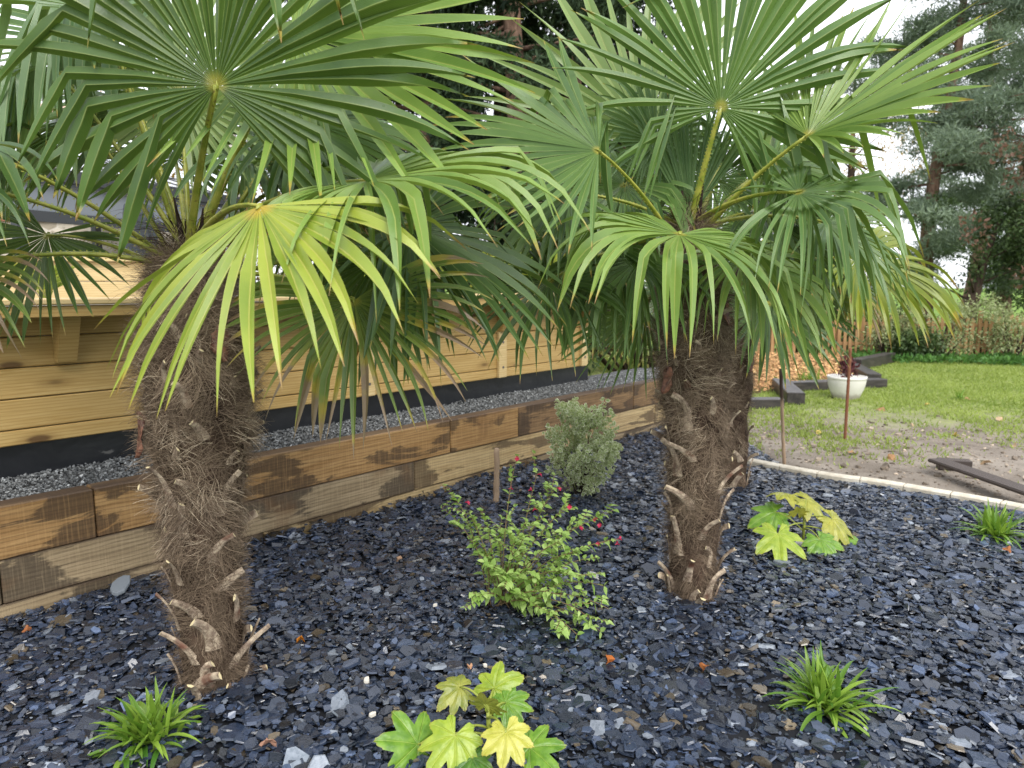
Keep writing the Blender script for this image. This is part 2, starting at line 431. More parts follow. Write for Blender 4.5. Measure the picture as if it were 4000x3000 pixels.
def palm_trunk(palm, line, radii, nh, seed, nstub, stub_zone=(0.04, 0.75), nhusk=3):
    """line in local coordinates of the palm; fibres grow from the surface"""
    rng = np.random.default_rng(seed)
    pts = np.array(catmull(line, 8)); rr = np.array([x[0] for x in catmull([(r, 0, 0) for r in radii], 8)])
    m = len(pts)
    n = 28
    V = []
    for i in range(m):
        for k in range(n):
            a = 2 * math.pi * k / n
            r = rr[i] * 0.93 * (1 + 0.05 * math.sin(3 * a + 7 * i) + rng.normal(0, 0.03))
            V.append(pts[i] + np.array([math.cos(a) * r, math.sin(a) * r, 0]))
    F = [(i * n + k, i * n + (k + 1) % n, (i + 1) * n + (k + 1) % n, (i + 1) * n + k) for i in range(m - 1) for k in range(n)]
    F.append(tuple((m - 1) * n + k for k in range(n)))
    trunk = mk('trunk', V, F, M_TRUNK, palm, True)
    L = np.arange(m) / (m - 1)
    # fibres: thin ribbons in matted tufts that share a direction and a curl
    def C_(hh): return np.stack([np.interp(hh, L, pts[:, j]) for j in range(3)], 1)
    def R_(hh): return np.interp(hh, L, rr)
    per = 16
    nt_ = nh // per
    th_ = rng.uniform(0.0, 1.0, nt_) ** 0.9; tp_ = rng.uniform(0, 2 * math.pi, nt_)
    tg = np.where(np.sin(3 * tp_ + th_ * 27 + 1.2 * rng.normal(size=nt_)) > 0, 1, -1) * rng.uniform(0.3, 1.0, nt_)
    tv = np.sin(th_ * 30 + 1.4 * np.sin(2 * tp_) + 0.8 * np.sin(5 * tp_)) * 0.5 + rng.normal(0, 0.38, nt_)
    to = rng.uniform(0.10, 0.75, nt_) * np.clip(0.12 + 1.0 * th_, 0, 1.0)
    tc_ = rng.normal(0, 0.75, (nt_, 3)); tcol = rng.beta(2.2, 2.0, nt_)
    k = np.repeat(np.arange(nt_), per); nh = len(k)
    h = np.clip(th_[k] + rng.normal(0, 0.010, nh), 0, 1); ph = tp_[k] + rng.normal(0, 0.11, nh)
    sgn = tg[k] + rng.normal(0, 0.16, nh); ver = tv[k] + rng.normal(0, 0.20, nh); outw = np.clip(to[k] + rng.normal(0, 0.10, nh), 0.03, 1)
    stray = rng.random(nh) < 0.12
    outw[stray] += 0.30; ver[stray] += rng.normal(0, 0.5, stray.sum())
    ln = rng.uniform(0.05, 0.15, nh) * np.clip(0.55 + 0.75 * h, 0, 1.15)
    wd_ = rng.uniform(0.00045, 0.0011, nh)
    S = 6
    er = np.stack([np.cos(ph), np.sin(ph), np.zeros(nh)], 1)
    et = np.stack([-np.sin(ph), np.cos(ph), np.zeros(nh)], 1)
    ez = np.array([0, 0, 1.0])
    p = C_(h) + er * (R_(h) * rng.uniform(0.90, 0.97, nh))[:, None]
    Vh = np.zeros((nh, S, 2, 3))
    wob = rng.normal(0, 0.13, (nh, S, 3))
    for j in range(S):
        f = j / (S - 1)
        dd = er * (outw * (1.3 - 1.15 * f))[:, None] + et * (sgn * (0.75 + 0.2 * f))[:, None] + ez * (ver - 0.40 * f)[:, None] + wob[:, j] + tc_[k] * (f * f * 0.8)
        dd /= np.linalg.norm(dd, axis=1, keepdims=True)
        if j: p = p + dd * (ln / (S - 1))[:, None]
        side = np.cross(dd, er); side /= (np.linalg.norm(side, axis=1, keepdims=True) + 1e-9)
        wj = (wd_ * (1.0 - 0.6 * f))[:, None]
        Vh[:, j, 0] = p - side * wj; Vh[:, j, 1] = p + side * wj
    idx = np.arange(nh)[:, None] * (S * 2) + np.arange(S - 1)[None, :] * 2
    Fh = np.stack([idx, idx + 1, idx + 3, idx + 2], -1).reshape(-1, 4)
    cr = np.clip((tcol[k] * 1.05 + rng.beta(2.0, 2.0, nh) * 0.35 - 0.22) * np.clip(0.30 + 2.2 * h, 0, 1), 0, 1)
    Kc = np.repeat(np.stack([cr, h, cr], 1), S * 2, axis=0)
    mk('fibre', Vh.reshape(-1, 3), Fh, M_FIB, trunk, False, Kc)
    # old leaf bases, cut off short
    rg = random.Random(seed)
    for i in range(nstub):
        z0, z1 = stub_zone
        hh = z0 + (z1 - z0) * (i + rg.uniform(-0.4, 0.4)) / nstub
        hh = min(max(hh, 0.02), 0.95)
        a = i * 2.399 + rg.uniform(-0.3, 0.3)
        c = C_(np.array([hh]))[0]; r = R_(np.array([hh]))[0]
        er1 = np.array([math.cos(a), math.sin(a), 0]); et1 = np.array([-math.sin(a), math.cos(a), 0])
        low = hh < 0.42
        ln1 = rg.uniform(0.10, 0.21) if low else rg.uniform(0.05, 0.12)
        w0 = rg.uniform(0.011, 0.019) if low else rg.uniform(0.008, 0.013)
        lean = rg.uniform(-1.3, 1.3); bw = rg.uniform(-0.6, 0.9); outb = rg.uniform(0.10, 0.55) if low else rg.uniform(0.5, 0.9)
        Vs, Ks = [], []
        p = c + er1 * (r * 0.93)
        mS = 7
        for j in range(mS):
            f = j / (mS - 1)
            d = unit(er1 * (outb * (0.4 + 1.1 * f * f)) + np.array([0, 0, 1.0]) * (1 - 0.35 * f) + et1 * lean * (0.15 + 1.1 * f * f + bw * math.sin(3.1 * f)))
            if j: p = p + d * ln1 / (mS - 1)
            sd = unit(np.cross(d, er1)); up = np.cross(sd, d)
            w = w0 * (0.85 + 0.95 * (1 - f) ** 2.2); tk = w * (0.32 + 0.15 * f)
            Vs += [p - sd * w, p - sd * w * 0.45 + up * tk, p + sd * w * 0.45 + up * tk, p + sd * w, p - up * tk * 0.35]
        Fs, mi = [], []
        for j in range(mS - 1):
            for k in range(5):
                Fs.append((j * 5 + k, j * 5 + (k + 1) % 5, (j + 1) * 5 + (k + 1) % 5, (j + 1) * 5 + k)); mi.append(0)
        Fs.append(tuple((mS - 1) * 5 + k for k in range(5))); mi.append(1)
        mk('leaf_stub', Vs, Fs, [M_STUB, M_CUT], palm, False, None, mi)
    # torn rusty husks of old leaf sheaths in the upper half
    for i in range(nhusk):
        hh = 0.50 + 0.32 * i / max(1, nhusk - 1); a = (-2.6, -0.7, -1.9, -0.2, -2.9)[i % 5] + rg.uniform(-.2, .2)
        c = C_(np.array([hh]))[0]; r = R_(np.array([hh]))[0]
        er1 = np.array([math.cos(a), math.sin(a), 0]); et1 = np.array([-math.sin(a), math.cos(a), 0])
        Vs = []; nU, nV = 9, 5
        Lh = rg.uniform(0.10, 0.16); sk = rg.uniform(-0.05, 0.05)
        for u in range(nU):
            f = u / (nU - 1); w = 0.036 * math.sin(0.35 + 2.5 * f) * (1 + 0.2 * rg.uniform(-1, 1))
            for v_ in range(nV):
                x = (v_ / (nV - 1) - .5) * 2
                Vs.append(c + er1 * (r * 1.0 + 0.012 + 0.02 * f * f + 0.007 * (1 - x * x) + 0.006 * math.sin(5 * x + 7 * f)) + et1 * (x * w + sk * f) + np.array([0, 0, -Lh * f + 0.05]) + np.array([rg.gauss(0, .002) for _ in range(3)]))
        Fs = [(u * nV + v_, u * nV + v_ + 1, (u + 1) * nV + v_ + 1, (u + 1) * nV + v_) for u in range(nU - 1) for v_ in range(nV - 1)]
        ho = mk('husk', Vs, Fs, M_HUSK, palm, True)
        md = ho.modifiers.new('Solidify', 'SOLIDIFY'); md.thickness = 0.0015
    return C_, R_

def crown_fibre(palm, c, r, n, seed, hgt=0.28):
    rng = np.random.default_rng(seed)
    a = rng.uniform(0, 2 * math.pi, n); z = rng.uniform(-0.16, hgt * 0.35, n)
    er = np.stack([np.cos(a), np.sin(a), np.zeros(n)], 1)
    p = np.asarray(c) + er * (r * rng.uniform(0.3, 1.0, n))[:, None] + np.stack([0 * z, 0 * z, z], 1)
    S = 6
    V = np.zeros((n, S, 2, 3))
    ln = rng.uniform(0.10, 0.26, n)
    wob = rng.normal(0, 0.22, (n, S, 3))
    ver = rng.uniform(0.2, 1.3, n)
    for j in range(S):
        f = j / (S - 1)
        dd = er * (0.35 + 0.7 * f) + np.stack([0 * z, 0 * z, ver * (1 - 1.5 * f)], 1) + wob[:, j]
        dd /= np.linalg.norm(dd, axis=1, keepdims=True)
        if j: p = p + dd * (ln / (S - 1))[:, None]
        side = np.cross(dd, er + 0.01); side /= (np.linalg.norm(side, axis=1, keepdims=True) + 1e-9)
        w = 0.0016 * (1.1 - f)
        V[:, j, 0] = p - side * w; V[:, j, 1] = p + side * w
    idx = np.arange(n)[:, None] * (S * 2) + np.arange(S - 1)[None, :] * 2
    Fh = np.stack([idx, idx + 1, idx + 3, idx + 2], -1).reshape(-1, 4)
    cr = rng.uniform(0, 1, n)
    mk('crown_fibre', V.reshape(-1, 3), Fh, M_FIB_D, palm, False, np.repeat(np.stack([cr, cr, cr], 1), S * 2, axis=0))
    # dark sheaths between the leaf stalks
    for k in range(4):
        an = k * 1.6 + seed
        mb = MB()
        q = np.asarray(c) + np.array([math.cos(an), math.sin(an), 0]) * r * 0.45
        mb.tube([q + (0, 0, -0.1), q + (0.01 * math.cos(an), 0.01, 0.06), q + (0.03 * math.cos(an), 0.03 * math.sin(an), 0.17 + 0.03 * (k % 2))], [0.03, 0.026, 0.006], 8, flat=0.4)
        mb.build('leaf_sheath', M_FIB_D, palm, True)

def make_palm(label, base, line, radii, fronds, seed, nh, nstub, zone, crown, cr_r):
    base = np.asarray(base, float)
    t = thing('fan_palm', label, 'palm tree', base, 0, 'fan palms with hairy trunks')
    palm_trunk(t, [p - base for p in line], radii, nh, seed, nstub, zone)
    crown_fibre(t, crown - base, cr_r, 420, seed)
    rg = random.Random(seed)
    for i, fr in enumerate(fronds):
        (px, py, Y), ax, nr, kw = fr
        hub = at(px, py, Y)
        c0 = crown + np.array([rg.uniform(-0.4, 0.4) * cr_r, rg.uniform(-0.4, 0.4) * cr_r, rg.uniform(-0.12, 0.02)])
        frond(t, c0, hub, ax, nr, seed=seed * 100 + i, offset=base, **kw)
    return t

# --- left palm
b1 = gnd(840, 2670)
crown1 = at(735, 1010, 2.5)
line1 = [b1 + (0, 0, -0.1), b1 + (0, 0, 0.12), at(800, 2200, 2.53), at(785, 1850, 2.53), at(775, 1500, 2.52), at(755, 1230, 2.51), at(740, 1090, 2.5), crown1]
rad1 = [0.114, 0.110, 0.120, 0.155, 0.178, 0.112, 0.062, 0.045]
D = dict
fr1 = [
 ((845, 335, 2.1), (0.05, -0.35, 0.94), (0, 0.94, 0.35), D(R=0.84, span=290, n=46, droop=0.24, kink=0.16, kinkpos=0.62, kinkamt=1.3, tone='canopy', cup=0.03, split=0.5, basal=0.42, flops=((-68, .62, 1.2), (-75, .66, 1.0), (-83, .58, 1.4), (-90, .52, 1.3), (-97, .60, 1.5), (-106, .5, 1.5), (-115, .46, 1.6), (100, .55, 1.6), (112, .5, 1.8), (38, 0.66, 3.5), (21, 0.62, 3.5), (-13, 0.66, 4), (-27, 0.64, 4)))),
 ((710, 385, 2.8), (0.05, 0.30, 0.95), (0, -0.95, 0.3), D(R=0.66, span=330, n=46, droop=0.25, kink=0.25, tone='pale')),
 ((1150, 130, 2.45), (0.96, -0.10, -0.16), (-0.1, -0.80, 0.55), D(R=0.80, span=230, n=30, droop=0.10, kink=0.05, tone='bright', cup=0.03)),
 ((400, 40, 2.45), (-0.92, -0.05, 0.12), (0.1, -0.45, 0.9), D(R=0.62, span=250, n=28, droop=0.6, kink=0.8, kinkamt=3, kinkpos=0.42, tone='glauc')),
 ((440, 190, 2.7), (-0.85, 0.20, 0.50), (0.3, -0.8, 0.5), D(R=0.62, span=160, n=26, droop=0.35, kink=0.4, tone='glauc')),
 ((520, 410, 2.85), (-0.95, 0.15, -0.10), (-0.1, -0.75, 0.6), D(R=0.62, span=170, n=26, droop=0.5, kink=0.3, tone='mid')),
 ((683, 615, 3.05), (-0.15, 0.45, 0.85), (0, -0.85, 0.5), D(R=0.48, span=300, n=40, droop=0.2, kink=0.2, tone='glauc')),
 ((1235, 655, 2.95), (0.95, 0.15, 0.02), (0, -0.12, 1), D(R=0.50, span=280, n=36, droop=0.25, kink=0.2, tone='glauc')),
 ((1428, 705, 2.25), (0.97, -0.16, 0.10), (0.05, -0.36, 0.93), D(R=0.74, span=290, n=36, droop=0.95, kink=0.2, kinkpos=0.5, tone='bright', limp=0.6, split=0.34)),
 ((1013, 805, 1.95), (-0.12, -0.74, -0.64), (-0.30, -0.60, 0.78), D(R=0.62, span=205, n=22, droop=0.75, kink=0.05, tone="yellow", cup=-0.22, pleat=0.4, split=0.34, basal=0.85)),
 ((1383, 1174, 2.45), (0.12, -0.35, -0.93), (0, -0.93, 0.35), D(R=0.52, span=240, n=36, droop=0.6, kink=0.2, tone='brown', cup=0.02, basal=0.8)),
 ((1600, 880, 2.7), (0.86, 0.0, -0.42), (0.2, -0.6, 0.75), D(R=0.70, span=230, n=32, droop=0.6, kink=0.3, tone='dark')),
 ((185, 918, 2.6), (-0.35, -0.35, -0.85), (0, -0.75, 0.65), D(R=0.42, span=240, n=30, droop=0.35, kink=0.2, tone='dark', basal=0.8)),
 ((-150, 560, 2.2), (-0.8, -0.5, -0.2), (0.15, -0.35, 0.9), D(R=0.54, span=270, n=30, droop=0.9, kink=0.5, tone='dark', limp=0.6)),
 ((-200, 720, 2.1), (-0.8, -0.4, -0.3), (0.1, -0.4, 0.9), D(R=0.52, span=260, n=30, droop=1.0, kink=0.5, tone='dark', limp=0.6)),
 ((-190, 1055, 2.2), (-0.3, -0.4, -0.7), (0.2, -0.5, 0.8), D(R=0.40, span=280, n=32, droop=0.7, kink=0.3, tone='brown')),
 ((1090, 560, 3.0), (0.5, 0.4, 0.35), (0, -0.8, 0.6), D(R=0.55, span=260, n=36, droop=0.6, kink=0.4, tone='glauc')),
 ((1290, 880, 2.95), (0.5, 0.1, -0.5), (0, -0.6, 0.8), D(R=0.50, span=260, n=34, droop=0.8, kink=0.3, tone='dark')),
 ((960, 560, 2.85), (0.75, 0.25, -0.25), (0, -0.6, 0.8), D(R=0.60, span=230, n=32, droop=0.9, kink=0.4, tone='glauc', limp=0.5)),
 ((1180, 470, 2.75), (0.8, 0.1, -0.35), (0.1, -0.6, 0.8), D(R=0.66, span=220, n=30, droop=0.7, kink=0.3, tone='mid', limp=0.5)),
 ((200, 250, 2.5), (-0.8, 0.0, -0.1), (0, -0.45, 0.9), D(R=0.54, span=200, n=20, droop=0.9, kink=0.9, kinkpos=0.38, kinkamt=3, tone='glauc')),
 ((330, 470, 2.6), (-0.7, 0.0, -0.3), (0, -0.5, 0.85), D(R=0.50, span=230, n=28, droop=1.1, kink=0.5, tone='mid', limp=0.6)),
 ((1480, 1010, 2.75), (0.5, -0.1, -0.8), (0, -0.8, 0.6), D(R=0.50, span=230, n=30, droop=0.8, kink=0.4, tone='dark', limp=0.5)),
]
make_palm('nearest fan palm with a thick shaggy trunk, left of the red flowering shrub', b1, line1, rad1, fr1, 3, 46000, 76, (0.01, 0.72), crown1, 0.075)

# --- right palm
b2 = gnd(2700, 2330)
crown2 = at(2690, 900, 3.3)
line2 = [b2 + (0, 0, -0.1), b2 + (0, 0, 0.1), at(2715, 1950, 3.3), at(2720, 1600, 3.3), at(2715, 1350, 3.3), at(2705, 1150, 3.3), at(2695, 1000, 3.3), crown2]
rad2 = [0.116, 0.112, 0.124, 0.150, 0.162, 0.118, 0.080, 0.055]
fr2 = [
 ((2815, 420, 3.1), (0.30, -0.15, 0.94), (0.1, 0.94, 0.2), D(R=0.84, span=265, n=40, droop=0.20, kink=0.15, kinkamt=1.8, tone='mid', cup=0.03, basal=0.35, split=0.5, flops=((60, 0.4, 3.5), (78, 0.5, 3), (-95, 0.35, 3.5), (-110, 0.3, 3.5), (105, 0.45, 2)))),
 ((2520, 520, 3.6), (-0.32, 0.20, 0.92), (0, -0.93, 0.3), D(R=0.90, span=170, n=22, droop=0.06, kink=0.0, tone='pale', cup=0.03)),
 ((2338, 590, 2.95), (-0.92, -0.12, 0.30), (0.25, -0.78, 0.6), D(R=0.66, span=185, n=28, droop=0.12, kink=0.18, kinkamt=3, kinkpos=0.5, tone='mid', split=0.45, flops=((-70, .4, 4), (-50, .45, 4), (-88, .35, 4)))),
 ((2565, 555, 3.35), (0.15, 0.10, 0.90), (0, -0.95, 0.2), D(R=0.38, span=340, n=44, droop=0.6, kink=0.5, tone='glauc')),
 ((3155, 530, 3.0), (0.85, -0.10, 0.52), (-0.55, -0.50, 0.67), D(R=0.74, span=220, n=34, droop=0.14, kink=0.18, kinkamt=3, kinkpos=0.5, tone='bright', cup=0.42, basal=0.45, flops=((88, .42, 4), (70, .5, 4), (-30, .55, 3)))),
 ((2900, 580, 3.8), (0.92, 0.15, 0.18), (-0.2, -0.85, 0.45), D(R=0.70, span=200, n=28, droop=0.15, kink=0.05, tone='pale')),
 ((3118, 752, 2.8), (0.86, -0.36, 0.20), (-0.1, -0.55, 0.83), D(R=0.64, span=290, n=34, droop=1.0, kink=0.65, kinkpos=0.36, kinkamt=2.2, tone='mid', limp=0.5, split=0.3, pleat=0.35)),
 ((2655, 915, 2.92), (-0.25, -0.80, -0.20), (0.12, -0.40, 0.91), D(R=0.74, span=300, n=36, droop=1.35, kink=0.25, pleat=0.5, tone='bright', limp=0.5, split=0.34)),
 ((2695, 850, 3.3), (0.03, 0.05, 1.0), (0, -1, 0.05), D(R=0.58, span=72, n=18, droop=0.02, kink=0.0, tone='glauc', pet=False, split=0.5)),
 ((2150, 1095, 3.1), (-0.60, -0.35, -0.55), (-0.1, -0.65, 0.75), D(R=0.50, span=260, n=30, droop=0.7, kink=0.5, tone='dark', split=0.32)),
 ((2520, 1200, 3.55), (-0.74, -0.10, -0.62), (-0.3, -0.8, 0.5), D(R=0.50, span=170, n=26, droop=0.15, kink=0.05, tone='mid')),
 ((2440, 720, 3.4), (-0.55, -0.2, -0.55), (0, -0.55, 0.85), D(R=0.56, span=260, n=32, droop=1.0, kink=0.5, tone='mid')),
 ((2960, 830, 3.7), (0.7, 0.05, -0.2), (0, -0.5, 0.85), D(R=0.60, span=260, n=34, droop=0.8, kink=0.4, tone='dark')),
 ((2330, 850, 3.5), (-0.8, 0.05, -0.1), (0, -0.5, 0.85), D(R=0.55, span=230, n=30, droop=0.6, kink=0.3, tone='mid')),
 ((2800, 700, 3.7), (0.2, 0.3, 0.6), (0, -0.85, 0.5), D(R=0.50, span=300, droop=0.5, kink=0.3, tone='glauc')),
 ((2900, 1010, 3.15), (0.45, -0.55, -0.45), (0, -0.45, 0.89), D(R=0.58, span=260, n=32, droop=1.3, kink=0.4, tone='bright', limp=0.6, split=0.34)),
 ((2500, 1010, 3.15), (-0.55, -0.45, -0.45), (0, -0.5, 0.87), D(R=0.56, span=260, n=32, droop=1.3, kink=0.4, tone='mid', limp=0.6, split=0.34)),
 ((3230, 870, 3.35), (0.75, 0.0, -0.35), (0.1, -0.55, 0.83), D(R=0.58, span=250, n=32, droop=1.1, kink=0.4, tone='mid', limp=0.6)),
 ((3040, 960, 3.5), (0.55, 0.0, -0.5), (0, -0.6, 0.8), D(R=0.56, span=250, n=32, droop=1.1, kink=0.4, tone='dark', limp=0.6)),
 ((2380, 960, 3.25), (-0.6, -0.1, -0.45), (0, -0.6, 0.8), D(R=0.56, span=250, n=32, droop=1.1, kink=0.5, tone='mid', limp=0.6)),
 ((2230, 760, 3.2), (-0.7, -0.1, -0.3), (0, -0.6, 0.8), D(R=0.52, span=230, n=30, droop=1.0, kink=0.5, tone='mid', limp=0.6)),
 ((2560, 700, 3.6), (-0.2, 0.2, 0.5), (0, -0.8, 0.55), D(R=0.52, span=280, n=36, droop=0.8, kink=0.5, tone='glauc', limp=0.5)),
 ((3020, 640, 3.6), (0.6, 0.2, 0.2), (0, -0.7, 0.7), D(R=0.56, span=250, n=32, droop=0.9, kink=0.4, tone='mid', limp=0.5)),
]
make_palm('right-hand fan palm whose bare lower trunk stands beside the red flowering shrub', b2, line2, rad2, fr2, 7, 38000, 70, (0.01, 0.68), crown2, 0.075)

# --- palm behind
b3 = gnd(2845, 1905)
crown3 = at(2850, 1120, 5.2)
line3 = [b3 + (0, 0, -0.1), b3 + (0, 0, 0.1), at(2850, 1650, 5.22), at(2855, 1450, 5.22), at(2855, 1270, 5.2), crown3]
rad3 = [0.135, 0.135, 0.14, 0.16, 0.13, 0.06]
fr3 = [
 ((3350, 1008, 4.7), (0.86, -0.25, -0.25), (0.05, -0.62, 0.8), D(R=0.80, span=280, n=38, droop=0.9, kink=0.2, tone='olive', limp=0.4)),
 ((2998, 1184, 4.6), (0.35, -0.5, -0.6), (0, -0.65, 0.78), D(R=0.64, span=290, n=38, droop=0.4, kink=0.2, tone='dark')),
 ((3160, 1000, 5.3), (0.6, 0.1, -0.2), (0, -0.5, 0.85), D(R=0.72, span=300, droop=0.9, kink=0.4, tone='dark')),
 ((3190, 880, 5.4), (0.6, 0.1, 0.2), (0, -0.5, 0.85), D(R=0.72, span=300, droop=0.8, kink=0.4, tone='mid')),
 ((3060, 1090, 5.0), (0.5, -0.2, -0.5), (0, -0.55, 0.8), D(R=0.66, span=300, droop=0.9, kink=0.4, tone='dark')),
 ((3250, 1080, 5.5), (0.7, 0.1, -0.3), (0, -0.5, 0.85), D(R=0.66, span=300, droop=1.0, kink=0.4, tone='brown')),
 ((2620, 1150, 5.3), (-0.7, 0.0, -0.3), (0, -0.5, 0.85), D(R=0.66, span=300, droop=0.8, kink=0.3, tone='dark')),
 ((2780, 900, 5.5), (-0.1, 0.1, 0.9), (0, -0.85, 0.3), D(R=0.60, span=300, droop=0.4, kink=0.3, tone='mid')),
 ((3010, 900, 5.5), (0.3, 0.1, 0.9), (0, -0.85, 0.3), D(R=0.66, span=300, droop=0.5, kink=0.3, tone='dark')),
]
make_palm('fan palm half hidden behind the right-hand palm, its trunk at the pale edging', b3, line3, rad3, fr3, 11, 9000, 34, (0.03, 0.85), crown3, 0.07)
# ------------------------------------------------------------------ frame of the low wall: x along it, y away from the camera
WTH = rad(48.6)
WO = gnd(0, 2450)
WUX = np.array([math.cos(WTH), math.sin(WTH), 0]); WUY = np.array([-math.sin(WTH), math.cos(WTH), 0])
def wl(px, py, yoff):
    d = ray(px, py)
    t = (yoff + WO.dot(WUY)) / d.dot(WUY)
    p = d * t + np.array([0, 0, EYE])
    return (p - WO).dot(WUX), p[2]
def w2w(x, y, z=0.0):
    return WO + WUX * x + WUY * y + np.array([0, 0, z])
S_END = wl(2760, 1600, 0)[0]
S_COR = wl(2300, 1250, 0.5)[0]

# ------------------------------------------------------------------ setting materials
def pine_mat(name, c1, c2, c3, seamless=False):
    g = G(name)
    tc = g.n('TexCoord')
    sp = g.n('SeparateXYZ', {0: tc.outputs['Object']})
    row = g.math('FLOOR', g.math('DIVIDE', g.math('SUBTRACT', sp.outputs[2], 0.786), 0.155))
    wn = g.n('TexWhiteNoise', {1: row}, noise_dimensions='1D').outputs[0]
    xo = g.math('ADD', sp.outputs[0], g.math('MULTIPLY', wn, 37.0))
    v = g.n('CombineXYZ', {0: xo, 1: sp.outputs[1], 2: sp.outputs[2]}).outputs[0]
    vs = g.n('Mapping', {'Vector': v, 'Scale': (1.0, 6, 13)}).outputs[0]
    n1 = g.noise(vs, 2.2, 5, 0.6, 1.4)
    wv = g.n('TexWave', {'Vector': g.n('Mapping', {'Vector': v, 'Scale': (0.35, 2, 9)}).outputs[0], 'Scale': 2.0, 'Distortion': 7.0, 'Detail': 3.0, 'Detail Scale': 0.8}, bands_direction='Z').outputs['Fac']
    c = g.mix(g.step(n1, 0.25, 0.75), c1, c2)
    c = g.mix(g.math('MULTIPLY', g.step(wv, 0.55, 0.95), 0.45), c, c3)
    c = g.mix(g.math('MULTIPLY', g.math('SUBTRACT', wn, 0.3), 0.4), c, [x * 0.72 for x in c1])
    vo = g.n('TexVoronoi', {'Vector': g.n('Mapping', {'Vector': v, 'Scale': (2.3, 5, 6.5)}).outputs[0], 'Scale': 1.0, 'Randomness': 1.0})
    kd = vo.outputs['Distance']
    pick = g.step(g.n('SeparateColor', {0: vo.outputs['Color']}).outputs[0], 0.50, 0.52)
    knot = g.math('MULTIPLY', g.step(kd, 0.17, 0.09), pick)
    ring = g.math('MULTIPLY', g.step(kd, 0.30, 0.12), pick)
    c = g.mix(g.math('MULTIPLY', ring, 0.4), c, [x * 0.6 for x in c3])
    c = g.mix(g.math('MULTIPLY', knot, 0.85), c, (0.075, 0.035, 0.014))
    fine = g.noise(g.n('Mapping', {'Vector': v, 'Scale': (6, 60, 160)}).outputs[0], 3, 2)
    c = g.mix(g.math('MULTIPLY', fine, 0.22), c, [x * 0.5 for x in c3])
    return g.finish(c, 0.55, 0.35, g.bump(fine, 0.25, 0.004))
M_PINE = pine_mat('treated_pine_boards', (0.44, 0.285, 0.095), (0.56, 0.395, 0.160), (0.32, 0.180, 0.050))
M_PINE_L = pine_mat('pale_pine', (0.58, 0.43, 0.20), (0.68, 0.53, 0.28), (0.46, 0.30, 0.12))

def sleeper_mat(name, c1, c2, stain, amt):
    g = G(name)
    oi = g.n('ObjectInfo')
    tc = g.n('TexCoord')
    off = g.n('CombineXYZ', {0: g.math('MULTIPLY', oi.outputs['Random'], 40.0), 1: 0.0, 2: g.math('MULTIPLY', oi.outputs['Random'], 17.0)}).outputs[0]
    v = g.n('VectorMath', {0: tc.outputs['Object'], 1: off}, operation='ADD').outputs[0]
    vs = g.n('Mapping', {'Vector': v, 'Scale': (1.0, 8, 12)}).outputs[0]
    n1 = g.noise(vs, 2.0, 6, 0.62, 1.2)
    c = g.mix(g.step(n1, 0.3, 0.72), c1, c2)
    wv = g.n('TexWave', {'Vector': g.n('Mapping', {'Vector': v, 'Scale': (0.5, 3, 6)}).outputs[0], 'Scale': 2.5, 'Distortion': 9.0, 'Detail': 4.0, 'Detail Scale': 1.0}, bands_direction='Z').outputs['Fac']
    c = g.mix(g.math('MULTIPLY', g.step(wv, 0.5, 1.0), 0.5), c, [x * 0.55 for x in c1])
    st = g.noise(g.n('Mapping', {'Vector': v, 'Scale': (0.9, 3, 3.2)}).outputs[0], 1.5, 7, 0.60, 0.6)
    c = g.mix(g.math('MULTIPLY', g.step(g.math('ADD', st, g.math('MULTIPLY', g.step(g.math('ABSOLUTE', g.math('SUBTRACT', g.n('SeparateXYZ', {0: tc.outputs['Generated']}).outputs[0], 0.5)), 0.36, 0.5), 0.10)), 0.560 - amt, 0.595 - amt), 0.74), c, stain)
    st2 = g.noise(g.n('Mapping', {'Vector': v, 'Scale': (2.2, 3, 2.2), 'Location': (5, 3, 9)}).outputs[0], 1.3, 6, 0.6, 0.4)
    c = g.mix(g.math('MULTIPLY', g.step(st2, 0.55, 0.72), 0.55), c, (0.17, 0.085, 0.035))
    # vertical saw marks and cracks along the grain
    saw = g.noise(g.n('Mapping', {'Vector': v, 'Scale': (70, 2, 3)}).outputs[0], 1.5, 3)
    c = g.mix(g.math('MULTIPLY', g.step(saw, 0.45, 0.75), 0.16), c, [min(1, x * 1.7) for x in c2])
    ck = g.noise(g.n('Mapping', {'Vector': v, 'Scale': (2.0, 30, 60)}).outputs[0], 1.2, 4, 0.6, 0.6)
    c = g.mix(g.math('MULTIPLY', g.step(ck, 0.66, 0.72), 0.6), c, (0.03, 0.02, 0.012))
    up = g.n('SeparateXYZ', {0: g.n('NewGeometry').outputs['Normal']}).outputs[2]
    c = g.mix(g.math('MULTIPLY', g.step(up, 0.6, 0.8), 0.78), c, (0.060, 0.048, 0.042))
    eg = g.n('SeparateXYZ', {0: tc.outputs['Generated']})
    ed = g.math('ABSOLUTE', g.math('SUBTRACT', eg.outputs[2], 0.5))
    ed = g.math('ADD', ed, g.math('MULTIPLY', g.math('SUBTRACT', st, 0.5), 0.5))
    c = g.mix(g.math('MULTIPLY', g.step(ed, 0.42, 0.54), 0.5), c, (0.085, 0.050, 0.028))
    return g.finish(c, 0.6, 0.35, g.bump(g.math('ADD', saw, g.math('MULTIPLY', ck, -1.0)), 0.35, 0.006))
